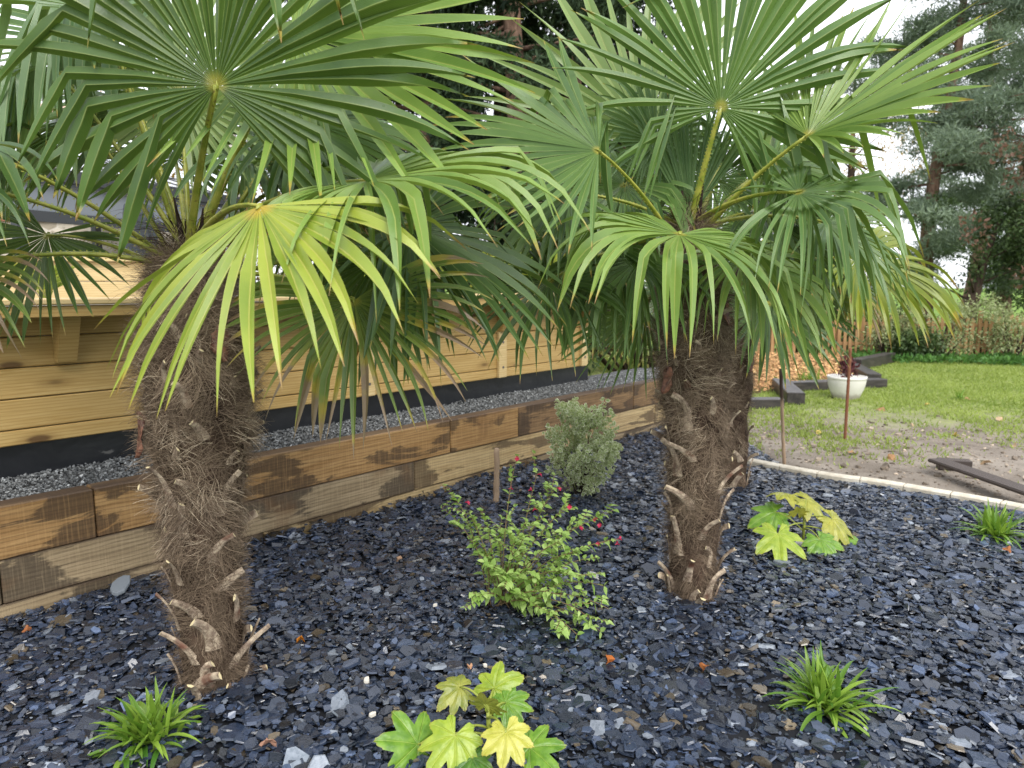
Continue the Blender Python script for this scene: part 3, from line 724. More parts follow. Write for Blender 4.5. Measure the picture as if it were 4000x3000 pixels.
M_SL = {'warm': sleeper_mat('oak_sleeper_warm', (0.29, 0.158, 0.056), (0.45, 0.275, 0.115), (0.040, 0.025, 0.016), 0.0),
        'dark': sleeper_mat('oak_sleeper_dark', (0.17, 0.098, 0.046), (0.30, 0.185, 0.088), (0.030, 0.020, 0.015), 0.06),
        'pale': sleeper_mat('oak_sleeper_pale', (0.42, 0.290, 0.135), (0.58, 0.435, 0.230), (0.050, 0.030, 0.018), 0.01),
        'grey': sleeper_mat('oak_sleeper_grey', (0.26, 0.190, 0.108), (0.40, 0.305, 0.182), (0.036, 0.026, 0.019), 0.04)}

def stone_chip_mat(name, rough, spec):
    g = G(name)
    c, r, e, b = g.attr()
    v = g.coord('Object', (1, 1, 1))
    n1 = g.noise(v, 55, 4, 0.6)
    col = g.mix(g.step(n1, 0.3, 0.75), c, g.mix(1.0, c, (1.55, 1.5, 1.45), 'MULTIPLY'))
    ro = g.math('ADD', rough, g.math('MULTIPLY', g.math('SUBTRACT', n1, 0.5), 0.3))
    return g.finish(col, ro, spec, g.bump(g.noise(v, 160, 3), 0.25, 0.003))
M_SLATE = stone_chip_mat('sky_tinted_slate', 0.28, 0.75)
M_GRAV = stone_chip_mat('grey_gravel_stone', 0.7, 0.3)
M_CHIP = stone_chip_mat('bark_chip', 0.8, 0.15)

def chips(name, pos, rr, th, tilt, mat, col, seed, k=6, el=(0.55, 1.0)):
    rng = np.random.default_rng(seed)
    n = len(pos)
    ang = (np.arange(k) / k * 2 * np.pi)[None] + rng.uniform(-0.38, 0.38, (n, k))
    rad_ = rr[:, None] * rng.uniform(0.72, 1.15, (n, k))
    asp = rng.uniform(*el, n)
    X = np.cos(ang) * rad_; Y = np.sin(ang) * rad_ * asp[:, None]
    hz = th[:, None] * rng.uniform(0.35, 0.65, (n, k))
    top = np.stack([X * 0.92, Y * 0.92, hz], -1); bot = np.stack([X, Y, -hz], -1)
    P = np.concatenate([top, bot], 1)
    a = rng.uniform(0, 2 * np.pi, n); b = rng.uniform(0, 2 * np.pi, n)
    ax = np.stack([np.cos(b), np.sin(b), 0 * b], 1)
    def rot(P, ax, t):
        c, s = np.cos(t)[:, None, None], np.sin(t)[:, None, None]
        A = ax[:, None, :]
        return P * c + np.cross(np.broadcast_to(A, P.shape), P) * s + A * (P * A).sum(-1, keepdims=True) * (1 - c)
    P = rot(P, np.tile([0, 0, 1.0], (n, 1)), a)
    P = rot(P, ax, tilt)
    P = P + pos[:, None, :]
    tri = []
    for i in range(1, k - 1): tri.append((0, i, i + 1))
    for i in range(k):
        j = (i + 1) % k
        tri += [(i, i + k, j + k), (i, j + k, j)]
    F = (np.arange(n)[:, None, None] * (2 * k) + np.array(tri)[None]).reshape(-1, 3)
    return mk(name, P.reshape(-1, 3), F, mat, None, False, np.repeat(col, 2 * k, axis=0))

def vnoise(x, y, s=1.0, seed=0):
    r = np.random.default_rng(seed)
    out = np.zeros_like(x)
    for i in range(7):
        a = r.uniform(0, 6.28); f = s * r.uniform(0.6, 2.2); p = r.uniform(0, 6.28)
        out += np.sin((x * math.cos(a) + y * math.sin(a)) * f + p)
    return out / 7 * 1.6

# ------------------------------------------------------------------ ground, lawn, bed
EDGE_PX = [(2700, 1782), (2920, 1818), (3060, 1846), (3246, 1880), (3450, 1908), (3653, 1944), (3830, 1975), (4000, 2009), (4300, 2075), (4800, 2190)]
EDGE = [w2w(S_END - 0.02, -0.01)] + [gnd(*p) for p in EDGE_PX[1:]] + [np.array([4.6, 2.6, 0]), np.array([4.9, 1.0, 0]), np.array([4.9, -3.0, 0])]
EX = np.array([p[0] for p in EDGE]); EY = np.array([p[1] for p in EDGE])

def ground_mat():
    g = G('field_grass')
    v = g.coord('Object')
    n = g.noise(v, 0.6, 6, 0.7)
    c = g.mix(g.step(n, 0.3, 0.7), (0.09, 0.17, 0.025), (0.20, 0.29, 0.06))
    return g.finish(c, 0.9, 0.1, g.bump(g.noise(v, 20, 5), 0.8, 0.05))
def lawn_mat():
    g = G('patchy_lawn')
    v = g.coord('Object')
    sp = g.n('SeparateXYZ', {0: v})
    d = g.math('SUBTRACT', sp.outputs[1], g.math('MULTIPLY', g.math('SUBTRACT', sp.outputs[0], 3.0), -0.30))
    n1 = g.noise(v, 1.6, 6, 0.68, 0.4)
    n2 = g.noise(v, 7, 5, 0.7)
    m = g.math('ADD', d, g.math('MULTIPLY', g.math('SUBTRACT', n1, 0.5), 4.2))
    m = g.math('ADD', m, g.math('MULTIPLY', g.math('SUBTRACT', n2, 0.5), 3.2))
    gr = g.step(m, 7.1, 10.2)
    soil = g.mix(g.step(n1, 0.3, 0.7), (0.18, 0.15, 0.122), (0.34, 0.295, 0.245))
    soil = g.mix(g.step(n2, 0.58, 0.68), soil, (0.085, 0.064, 0.046))
    grass = g.mix(g.step(n2, 0.3, 0.7), (0.16, 0.205, 0.055), (0.31, 0.35, 0.115))
    grass = g.mix(g.math('MULTIPLY', g.step(n1, 0.55, 0.75), 0.35), grass, (0.30, 0.27, 0.10))
    return g.finish(g.mix(gr, soil, grass), 0.92, 0.1, g.bump(g.math('ADD', n2, g.noise(v, 60, 4)), 0.7, 0.03))
kind(mk('ground', [(-400, -60, -0.03), (400, -60, -0.03), (400, 800, -0.03), (-400, 800, -0.03)], [(0, 1, 2, 3)], ground_mat()), 'structure')
kind(mk('lawn', [(-1.5, 3.2, 0.0), (22, 0.0, 0.0), (22, 16.5, 0.0), (-3, 16.5, 0.0)], [(0, 1, 2, 3)], lawn_mat()), 'structure')
bedm = G('bed_soil').finish((0.012, 0.013, 0.016), 0.8, 0.2)
bp = [tuple(w2w(-4.5, 0.05, 0.006)), tuple(w2w(S_END, 0.05, 0.006))] + [(p[0], p[1], 0.006) for p in EDGE[1:]] + [(-4.5, -3.0, 0.006)]
kind(mk('planting_bed', bp[::-1], [tuple(range(len(bp)))], bedm), 'structure')

rng = np.random.default_rng(5)
def bed_pts(n, x0, x1, y0, y1):
    x = rng.uniform(x0, x1, n); y = rng.uniform(y0, y1, n)
    dw = (x - WO[0]) * WUY[0] + (y - WO[1]) * WUY[1]
    sw = (x - WO[0]) * WUX[0] + (y - WO[1]) * WUX[1]
    ok = ((dw < -0.01) | (sw > S_END + 0.05)) & (y < np.interp(x, EX, EY) - 0.05)
    vis = np.abs(x) < 0.80 * (y + 0.9) + 0.3
    return x[ok & vis], y[ok & vis]
xa, ya = bed_pts(190000, -3.4, 4.9, 0.9, 7.8)
n = len(xa)
mound = 0.012 * vnoise(xa, ya, 3.0, 3) + 0.012
dwall = -((xa - WO[0]) * WUY[0] + (ya - WO[1]) * WUY[1])
mound += 0.05 * np.exp(-dwall / 0.18) * (0.4 + 0.6 * (vnoise(xa, ya, 5, 9) > 0))
r_ = np.clip(rng.lognormal(math.log(0.0152), 0.52, n), 0.006, 0.055)
lay = rng.uniform(0, 1, n)
za = mound + lay * 0.024 - r_ * 0.05
tl = np.abs(rng.normal(0.10, 0.26, n)); tl[rng.random(n) < 0.06] += 0.6
hue = rng.random(n)[:, None]; val = np.clip(rng.lognormal(-0.05, 0.5, n), 0.3, 3.0)[:, None]
base = np.array([[0.0105, 0.0145, 0.0235]]) * (1 - hue) + np.array([[0.023, 0.034, 0.061]]) * hue  # blue tint of the reflected sky is mixed into the chip colours
brn = rng.random(n) < 0.045
base[brn] = np.array([0.055, 0.044, 0.030]) * rng.uniform(0.7, 1.3, (brn.sum(), 1))
lig = rng.random(n) < 0.035
base[lig] = np.array([0.13, 0.15, 0.18]) * rng.uniform(0.7, 1.4, (lig.sum(), 1))
val[lig] = 1.0
o = chips('slate_chippings', np.stack([xa, ya, za], 1), r_, r_ * rng.uniform(0.12, 0.28, n), tl, M_SLATE, np.clip(base * val, 0, 0.4), 8)
kind(o, 'stuff'); tag(o, 'loose bluish black slate chippings covering the planting bed', 'slate chippings')

# a few pieces large or pale enough to pick out
M_STONE = G('pale_slate_piece').finish((0.16, 0.18, 0.20), 0.6, 0.4)
def lone_slab(name, p, r, th, label, cat, mat, seed, z=0.05, tilt=0.2, group=None):
    rg = random.Random(seed)
    k = 9
    V = []
    pr = [r * rg.uniform(0.72, 1.1) for _ in range(k)]
    asp = rg.uniform(0.55, 0.8); rot = rg.uniform(0, 3.1)
    for lvl, (zz, sc) in enumerate(((-th, 0.96), (-th * 0.3, 1.0), (th * 0.6, 0.97), (th, 0.88))):
        for i in range(k):
            a = 2 * math.pi * i / k
            x, y = math.cos(a) * pr[i] * sc, math.sin(a) * pr[i] * sc * asp
            X, Y = x * math.cos(rot) - y * math.sin(rot), x * math.sin(rot) + y * math.cos(rot)
            V.append((X, Y, zz + tilt * Y + rg.uniform(-1, 1) * th * 0.1))
    F = [(l * k + i, l * k + (i + 1) % k, (l + 1) * k + (i + 1) % k, (l + 1) * k + i) for l in range(3) for i in range(k)]
    F += [tuple(range(k))[::-1], tuple(3 * k + i for i in range(k))]
    o = mk(name, V, F, mat)
    o.location = (float(p[0]), float(p[1]), z)
    return tag(o, label, cat, group)
lone_slab('slate_piece', gnd(470, 2345), 0.075, 0.010, 'large pale grey slate piece lying against the foot of the low timber wall', 'stone', M_STONE, 4, 0.075, 0.35)

# ------------------------------------------------------------------ edging stones
M_EDGE = None
g = G('pale_edging_stone'); v = g.coord('Object')
nn_ = g.noise(v, 14, 5, 0.65)
M_EDGE = g.finish(g.mix(g.step(nn_, 0.3, 0.7), (0.52, 0.46, 0.36), (0.70, 0.65, 0.55)), 0.8, 0.2, g.bump(g.noise(v, 70, 4), 0.4, 0.006))
ec = catmull([(p[0], p[1], 0) for p in EDGE[1:11]], 20)
ecp = np.array(ec); seg = np.r_[0, np.cumsum(np.linalg.norm(np.diff(ecp, axis=0), axis=1))]
SL = 0.30
for i in range(int(seg[-1] / SL)):
    a_, b_ = i * SL + 0.004, (i + 1) * SL - 0.004
    pts_ = [np.array([np.interp(t, seg, ecp[:, 0]), np.interp(t, seg, ecp[:, 1]), 0]) for t in np.linspace(a_, b_, 4)]
    if pts_[0][0] > 4.2: break
    V = []
    c0 = (pts_[0] + pts_[-1]) / 2
    for j in range(4):
        d = unit(pts_[min(j + 1, 3)] - pts_[max(j - 1, 0)]); nrm_ = np.array([-d[1], d[0], 0])
        for (q, z) in ((-0.045, -0.05), (-0.045, 0.052), (-0.037, 0.060), (0.037, 0.060), (0.045, 0.052), (0.045, -0.05)):
            V.append(pts_[j] - c0 + nrm_ * q + (0, 0, z))
    F = [(j * 6 + k, j * 6 + (k + 1) % 6, (j + 1) * 6 + (k + 1) % 6, (j + 1) * 6 + k) for j in range(3) for k in range(6)] + [tuple(range(6))[::-1], tuple(18 + k for k in range(6))]
    o = mk('edging_stone', V, F, M_EDGE); o.location = [float(q) for q in c0]
    tag(o, 'pale stone block in the curved edging between slate and bare soil', 'edging stone', 'pale edging stones along the slate bed')

# ------------------------------------------------------------------ low sleeper wall
def sleeper(x0, x1, z0, z1, m, label, dy=0.0):
    mb = MB(); L = x1 - x0
    mb.box(0.003, L - 0.003, 0, 0.115, 0, z1 - z0 - 0.003, 0.006)
    o = mb.build('railway_sleeper', M_SL[m])
    o.location = [float(q) for q in w2w(x0, dy, z0)]; o.rotation_euler = (0, 0, WTH)
    return tag(o, label, 'railway sleeper', 'oak sleepers of the low retaining wall')
zt, z1_, z2_, z3_ = 0.545, 0.30, 0.095, -0.12
j1 = [-3.2] + [wl(x, y, 0)[0] for x, y in ((375, 2020), (1762, 1725), (2026, 1660), (2476, 1580))] + [S_END]
LB = ['warm orange brown top sleeper entering at the left edge of the low wall', 'long top sleeper running behind the nearest palm trunk under the drooping brown frond',
      'brown top sleeper with a dark knot, left of the one behind the variegated shrub', 'dark stained top sleeper directly behind the variegated shrub',
      'short blackish top sleeper at the far end of the low wall']
for i, (m, lb) in enumerate(zip(('warm', 'warm', 'warm', 'dark', 'dark'), LB)):
    sleeper(j1[i], j1[i + 1], z1_, zt, m, lb, (0.0, 0.003, 0.0, 0.004, 0.001)[i])
j2 = [-3.2] + [wl(x, y, 0)[0] for x, y in ((8, 2300), (1622, 1860), (2560, 1640))] + [S_END]
LB = ['grey brown middle sleeper cut off by the left edge of the photo', 'middle sleeper with a black stained right end, behind the nearest palm trunk',
      'pale yellowish middle sleeper behind the red flowering shrub', 'pale middle sleeper at the far end beside the right-hand palm']
for i, (m, lb) in enumerate(zip(('grey', 'grey', 'pale', 'pale'), LB)):
    sleeper(j2[i], j2[i + 1], z2_, z1_, m, lb, (0.006, 0.004, 0.007, 0.005)[i])
j3 = [-3.2] + [wl(x, y, 0)[0] for x, y in ((1035, 2110), (2100, 1850))] + [S_END]
LB = ['dark bottom sleeper half buried in slate at the left of the low wall', 'yellowish bottom sleeper half buried in slate between the two near palms',
      'greyish bottom sleeper half buried in slate behind the variegated shrub']
for i, (m, lb) in enumerate(zip(('grey', 'pale', 'grey'), LB)):
    sleeper(j3[i], j3[i + 1], z3_, z2_, m, lb, (0.010, 0.012, 0.009)[i])

# gravel strip behind the sleepers
ng = 26000
gx = rng.uniform(-1.2, S_END - 0.02, ng); gy = rng.uniform(0.118, 0.60, ng)
gp = WO[None] + gx[:, None] * WUX[None] + gy[:, None] * WUY[None]
gp[:, 2] = 0.505 + rng.uniform(0, 0.016, ng) + 0.03 * np.clip((gy - 0.2) / 0.35, 0, 1) + 0.008 * vnoise(gx, gy, 8, 2)
gv = np.clip(rng.lognormal(math.log(0.125), 0.5, ng), 0.03, 0.42)[:, None]
gcol = gv * np.array([[0.95, 1.0, 1.02]])
o = chips('gravel_strip', gp, rng.uniform(0.005, 0.011, ng), rng.uniform(0.004, 0.008, ng), np.abs(rng.normal(0.2, 0.5, ng)), M_GRAV, gcol, 21, k=5, el=(0.6, 1.0))
kind(o, 'stuff'); tag(o, 'strip of small grey gravel between the low sleeper wall and the black plinth', 'gravel')
mb = MB(); mb.box(-3.2, S_END - 0.01, 0.118, 0.9, 0.0, 0.51)
o = mb.build('gravel_terrace_base', G('gravel_bed_soil').finish((0.09, 0.09, 0.09), 0.9, 0.1)); o.location = [float(q) for q in WO]; o.rotation_euler = (0, 0, WTH)
kind(o, 'structure')

# ------------------------------------------------------------------ timber-clad raised terrace wall
tw = thing('timber_clad_wall', 'tall wall of yellow pine boards with a coping, above the black plinth and gravel', 'wall', WO, WTH)
XL = -3.0
def wpart(name, mb, mat, parent=None):
    return mb.build(name, mat, parent or tw)
mb = MB(); YB = 0.50
zz = [0.705, 0.786, 0.941, 1.096, 1.251, 1.405]
for i in range(len(zz) - 1):
    mb.box(XL, S_COR, YB, YB + 0.03, zz[i] + 0.003, zz[i + 1] - 0.002, 0.005)
mb.box(S_COR - 0.035, S_COR - 0.005, YB + 0.032, YB + 8.0, 0.72, 1.40)
wpart('cladding', mb, M_PINE)
g = G('black_plinth_liner'); v = g.coord('Object')
sc_ = g.noise(g.n('Mapping', {'Vector': v, 'Scale': (3, 1, 7)}).outputs[0], 1.6, 7, 0.7, 0.3)
sp = g.n('SeparateXYZ', {0: v})
lowm = g.step(sp.outputs[2], 0.66, 0.54)
cc = g.mix(g.math('MULTIPLY', g.step(sc_, 0.62, 0.68), lowm), (0.008, 0.009, 0.012), (0.16, 0.155, 0.15))
cc = g.mix(g.math('MULTIPLY', g.step(g.noise(v, 2, 4), 0.4, 0.8), 0.5), cc, (0.020, 0.021, 0.025))
M_PLI = g.finish(cc, 0.38, 0.5, g.bump(g.noise(v, 5, 3), 0.25, 0.03))
mb = MB(); mb.box(XL, S_COR + 0.06, YB + 0.045, YB + 0.12, 0.3, 0.775); mb.box(S_COR - 0.04, S_COR + 0.06, YB + 0.121, YB + 8, 0.3, 0.70)
wpart('plinth', mb, M_PLI)
mb = MB(); mb.box(XL, S_COR + 0.05, 0.275, 0.62, 1.410, 1.440, 0.006)
wpart('coping', mb, M_PINE_L)
mb = MB(); mb.box(XL, S_COR + 0.02, 0.292, 0.33, 1.350, 1.407, 0.004)
wpart('coping_batten', mb, M_PINE)
bxs = [wl(268, 1330, 0.40)[0], wl(1440, 1500, 0.48)[0], wl(1962, 1450, 0.48)[0], S_COR - 0.10]
bxs = [bxs[0] - (bxs[1] - bxs[0]) * 0.98 / 1] + [bxs[0]] + [(bxs[0] + bxs[1]) / 2] + bxs[1:]
for i, bx in enumerate(bxs):
    V = []
    for x in (bx - 0.045, bx + 0.045):
        V += [(x, 0.335, 1.348), (x, YB - 0.002, 1.348), (x, YB - 0.002, 1.115), (x, YB - 0.055, 1.115)]
    F = [(0, 3, 2, 1), (4, 5, 6, 7), (0, 4, 7, 3), (3, 7, 6, 2), (1, 2, 6, 5), (0, 1, 5, 4)]
    m_ = MB(); m_.add(V, F); wpart('bracket', m_, M_PINE)
for i, bx in enumerate(bxs[2:]):
    m_ = MB(); m_.box(bx - 0.05, bx + 0.05, YB - 0.032, YB - 0.002, 0.71, 1.112, 0.004)
    pst = wpart('batten', m_, M_PINE_L)
    b_ = MB()
    for z in (0.80, 1.02):
        b_.tube([(bx, YB - 0.036, z), (bx, YB - 0.0305, z)], 0.011, 10)
    b_.build('bolt', G('bolt_steel').finish((0.10, 0.09, 0.085), 0.4, 0.6), pst)

# terrace behind it
g = G('terrace_gravel'); v = g.coord('Object'); nn_ = g.noise(v, 40, 5, 0.7)
M_TER = g.finish(g.mix(g.step(nn_, 0.3, 0.7), (0.22, 0.20, 0.17), (0.45, 0.42, 0.37)), 0.9, 0.1)
mb = MB(); mb.box(-16, S_COR - 0.04, 0.622, 9.0, 0.31, 1.385)
o = mb.build('terrace', M_TER); o.location = [float(q) for q in WO]; o.rotation_euler = (0, 0, WTH); kind(o, 'structure')
# ------------------------------------------------------------------ leaf-cloud helper
def leaves(centers, size, aspect, seed, normals=None, spread=1.0, fold=0.0, droop=0.0, colr=None):
    """one small pointed leaf (2 folded quads) per centre -> V, F, colour"""
    rg = np.random.default_rng(seed)
    n = len(centers)
    d = rg.normal(size=(n, 3))
    if normals is not None: d = d * spread + normals
    d[:, 2] -= droop
    d /= np.linalg.norm(d, axis=1, keepdims=True)
    q = rg.normal(size=(n, 3)); w = np.cross(d, q); w /= np.linalg.norm(w, axis=1, keepdims=True) + 1e-9
    nn = np.cross(w, d)
    L = size * rg.uniform(0.6, 1.25, n)[:, None]; W = L * aspect * 0.5
    c = np.asarray(centers)
    p0 = c; p1 = c + d * L * 0.45 + w * W + nn * L * fold; p2 = c + d * L; p3 = c + d * L * 0.45 - w * W + nn * L * fold
    V = np.stack([p0, p1, p2, p3], 1).reshape(-1, 3)
    F = (np.arange(n)[:, None] * 4 + np.array([[0, 1, 2, 3]]))
    r = rg.random(n) if colr is None else colr
    K = np.stack([np.repeat(r, 4), np.tile([0.0, 1.0, 0.6, 1.0], n), np.repeat(rg.random(n), 4)], 1)
    return V, F, K
def ball(n, c, r, seed, shell=0.35):
    rg = np.random.default_rng(seed)
    d = rg.normal(size=(n, 3)); d /= np.linalg.norm(d, axis=1, keepdims=True)
    t = (shell + (1 - shell) * rg.random(n) ** 0.6)
    return np.asarray(c) + d * t[:, None] * np.asarray(r), d

def bark_mat(name, c1, c2, sc=12):
    g = G(name); v = g.coord('Object', (1, 1, 0.25)); n_ = g.noise(v, sc, 6, 0.7, 0.8)
    return g.finish(g.mix(g.step(n_, 0.3, 0.7), c1, c2), 0.9, 0.1, g.bump(n_, 0.8, 0.04))
M_BARK_R = bark_mat('reddish_bark', (0.09, 0.055, 0.04), (0.26, 0.165, 0.12))
M_BARK_D = bark_mat('dark_bark', (0.025, 0.018, 0.014), (0.085, 0.06, 0.045))
M_BARK_B = bark_mat('birch_bark', (0.20, 0.17, 0.14), (0.62, 0.58, 0.52), 5)

def tree(name, label, cat, base, trunk, crown, mats, seed, group=None, leaf=(0.3, 0.3), limbs=None, droop=0.2):
    """trunk: list of (dx,dy,z,r); crown: list of (cx,cy,cz,rx,ry,rz,n) clumps; limbs: (z, azimuth, length, rise)"""
    t = thing(name, label, cat, base, 0, group)
    mb = MB()
    mb.tube([p[:3] for p in trunk], [p[3] for p in trunk], 10)
    tp = np.array([p[:3] for p in trunk]); tz = tp[:, 2]
    for (z, az, ln, rise) in (limbs or []):
        p0 = np.array([np.interp(z, tz, tp[:, 0]), np.interp(z, tz, tp[:, 1]), z])
        dv = np.array([math.cos(az), math.sin(az), 0])
        r0 = np.interp(z, tz, [p[3] for p in trunk]) * 0.26
        mb.tube([p0, p0 + dv * ln * 0.5 + (0, 0, rise * 0.6), p0 + dv * ln + (0, 0, rise)], [r0, r0 * 0.6, r0 * 0.2], 6)
    mb.build('trunk', mats[0], t, True)
    P, Nn = [], []
    for i, (cx, cy, cz, rx, ry, rz, n) in enumerate(crown):
        p, d = ball(n, (cx, cy, cz), (rx, ry, rz), seed * 77 + i, 0.15)
        P.append(p); Nn.append(d)
    P = np.concatenate(P); Nn = np.concatenate(Nn)
    rg = np.random.default_rng(seed)
    # tone varies by clump, each leaf a little on top
    cl = np.concatenate([np.full(c[6], rg.uniform(0.15, 0.85)) for c in crown])
    V, F, K = leaves(P, leaf[0], leaf[1], seed, Nn * 0.6, 0.8, 0.08, droop, np.clip(cl + rg.normal(0, 0.22, len(P)), 0, 1))
    mk('crown', V, F, mats[1], t, False, K)
    return t

L_CON = simple_leaf('conifer_spray', (0.015, 0.030, 0.017), (0.058, 0.092, 0.040), 0.7, 0.15, 0.2)
L_PINE = simple_leaf('pine_needle_tuft', (0.105, 0.150, 0.110), (0.260, 0.325, 0.235), 0.7, 0.25, 0.2)  # needles lightened, distance haze is put into their colour
L_AUT = simple_leaf('autumn_leaf', (0.10, 0.085, 0.020), (0.36, 0.20, 0.055), 0.7, 0.3, 0.2)
L_OLV = simple_leaf('olive_hedge_leaf', (0.060, 0.080, 0.018), (0.24, 0.23, 0.070), 0.7, 0.3, 0.2)
L_BUSH = simple_leaf('dark_bush_leaf', (0.024, 0.045, 0.016), (0.085, 0.135, 0.042), 0.5, 0.2, 0.3)
L_RED = simple_leaf('dull_red_leaf', (0.07, 0.055, 0.035), (0.20, 0.105, 0.075), 0.6, 0.25, 0.3)
L_VAR = simple_leaf('variegated_shrub_leaf', (0.09, 0.14, 0.04), (0.24, 0.29, 0.11), 0.55, 0.25, 0.3, (0.50, 0.52, 0.30))
L_GRND = simple_leaf('ground_herb_leaf', (0.035, 0.10, 0.018), (0.10, 0.22, 0.045), 0.6, 0.25, 0.3)
L_TAN = simple_leaf('weeping_tan_leaf', (0.30, 0.19, 0.075), (0.52, 0.36, 0.17), 0.7, 0.35, 0.2)

# ---- tall dark conifers behind the terrace
def conifer(px, Y, h, spread, seed, label, zlow=2.0, dens=1.0, lean=0.0, bare=0.0):
    b = at(px, 1121, Y); b[2] = 0.0
    rg = random.Random(seed)
    tr = [(lean * z / h, 0, z, 0.26 * (1 - z / h) ** 0.7 + 0.02) for z in np.linspace(0, h, 9)]
    limbs, crown = [], []
    nl = int(78 * dens)
    for i in range(nl):
        z = zlow + (h - zlow - 0.3) * (i / nl) ** 0.9
        az = rg.uniform(0, 6.283); ln = spread * (1 - 0.55 * (z - zlow) / (h - zlow)) * rg.uniform(0.6, 1.15)
        rise = rg.uniform(-0.5, 0.35)
        limbs.append((z, az, ln, rise))
        tx = lean * z / h
        for k in range(rg.randint(5, 8)):
            f = rg.uniform(0.3 + bare, 1.08)
            crown.append((tx + math.cos(az) * ln * f + rg.uniform(-.2, .2), math.sin(az) * ln * f + rg.uniform(-.2, .2), z + rise * f - rg.uniform(0, 0.35),
                          rg.uniform(0.18, 0.42), rg.uniform(0.18, 0.42), rg.uniform(0.16, 0.38), rg.randint(60, 120)))
    tree('conifer', label, 'conifer', b, tr, crown, (M_BARK_R, L_CON), seed, 'dark conifers behind the terrace', (0.16, 0.28), limbs, 0.55)
conifer(2075, 13.5, 10.5, 2.3, 31, 'dark conifer with a pinkish brown trunk standing between the two near palms', 2.6, 0.8, -0.6, 0.15)
conifer(1690, 15.0, 11.0, 2.5, 32, 'dark conifer behind the drooping bright leaves of the nearest palm', 1.8, 1.0)
conifer(1960, 16.5, 11.5, 2.4, 35, 'dark conifer close behind the pinkish brown conifer trunk', 1.8, 0.8)
conifer(2230, 15.5, 11.0, 2.0, 36, 'dark conifer between the pinkish trunk and the upright pale palm leaves', 1.8, 0.8)
conifer(2420, 17.0, 12.0, 2.5, 33, 'dark conifer behind the upright pale leaves of the right-hand palm', 1.5, 0.8)
conifer(1300, 18.0, 11.5, 2.6, 34, 'dark conifer hidden mostly behind the crown of the nearest palm', 1.5, 0.7)

# ---- pines at the right
def pine(px, Y, h, seed, label, spread=2.6, zlow=2.4, dens=1.0):
    b = at(px, 1121, Y); b[2] = 0.0
    rg = random.Random(seed)
    tr = [(0.25 * math.sin(z * 0.5 + seed), 0, z, 0.19 * (1 - z / h) ** 0.8 + 0.02) for z in np.linspace(0, h, 12)]
    limbs, crown = [], []
    nl = int(46 * dens)
    for i in range(nl):
        z = zlow + (h - zlow) * (i + 0.3) / nl
        az = rg.uniform(0, 6.283); ln = spread * (1.05 - 0.6 * ((z - zlow) / (h - zlow)) ** 1.5) * rg.uniform(0.45, 1.1)
        rise = rg.uniform(-0.25, 0.5)
        limbs.append((z, az, ln, rise))
        for k in range(rg.randint(7, 11)):
            f = rg.uniform(0.15, 1.1)
            crown.append((math.cos(az) * ln * f + rg.uniform(-.35, .35), math.sin(az) * ln * f + rg.uniform(-.35, .35), z + rise * f + rg.uniform(-0.1, 0.25),
                          rg.uniform(0.3, 0.6), rg.uniform(0.3, 0.6), rg.uniform(0.14, 0.30), rg.randint(110, 190)))
    tree('pine_tree', label, 'pine tree', b, tr, crown, (M_BARK_R, L_PINE), seed, 'pines beyond the lawn', (0.17, 0.20), limbs, -0.15)
pine(3640, 20.0, 12.5, 41, 'pine with a reddish trunk standing at the left edge of the pine group', 3.0, 1.6, 1.0)
pine(3960, 19.0, 13.0, 42, 'tall blue green pine at the right edge of the photo', 2.8, 1.4, 1.0)
pine(3800, 25.0, 13.0, 43, 'pine set back between two nearer pines beyond the lawn', 2.6, 2.6, 0.8)

# ---- weeping tree with tan autumn leaves
b = at(3290, 1121, 26); b[2] = 0
rg = random.Random(9)
cr = [(rg.uniform(-1.8, 2.2), rg.uniform(-1.5, 1.5), rg.uniform(4.4, 8.3), 0.3, 0.3, rg.uniform(0.5, 1.2), 46) for _ in range(64)]
tree('weeping_tree', 'slender weeping tree with thin tan autumn foliage left of the pines', 'tree', b,
     [(0, 0, 0, .22), (0.1, 0, 4, .16), (0, 0, 8.6, .04)], cr, (M_BARK_D, L_TAN), 51, None, (0.16, 0.25), [(4 + 0.4 * i, i * 2.4, 1.5, 1.0) for i in range(10)], 1.2)
# ---- broad dark bush / small tree at the right edge
b = at(3880, 1121, 17.5); b[2] = 0
rg = random.Random(10)
cr = [(rg.gauss(0.55, 0.85), rg.uniform(-.8, .8), rg.uniform(1.0, 3.6), .40, .40, .34, 130) for _ in range(60)]
tree('broadleaf_tree', 'small dark green broadleaf tree on a dark trunk just beyond the picket fence', 'tree', b,
     [(-0.55, 0, 0, .20), (-0.52, 0, 1.0, .17), (-0.3, 0, 2.0, .09), (0.1, 0, 3.4, .02)], cr, (M_BARK_D, L_BUSH), 52, None, (0.11, 0.5), [(0.9 + 0.2 * i, i * 2.0, 0.8, .4) for i in range(8)], 0.2)
b = at(4075, 1121, 16.5); b[2] = 0
cr = [(rg.gauss(0.3, 0.7), rg.uniform(-.8, .8), rg.uniform(1.6, 4.9), .4, .4, .4, 70) for _ in range(30)]
tree('red_leaved_tree', 'dull red leaved tree rising behind the dark broadleaf tree', 'tree', b,
     [(0, 0, 0, .12), (0.1, 0, 2, .09), (0.2, 0, 4.8, .03)], cr, (M_BARK_D, L_RED), 53, None, (0.13, 0.5), [(1.2 + 0.35 * i, i * 2.2, 0.8, .4) for i in range(9)], 0.2)

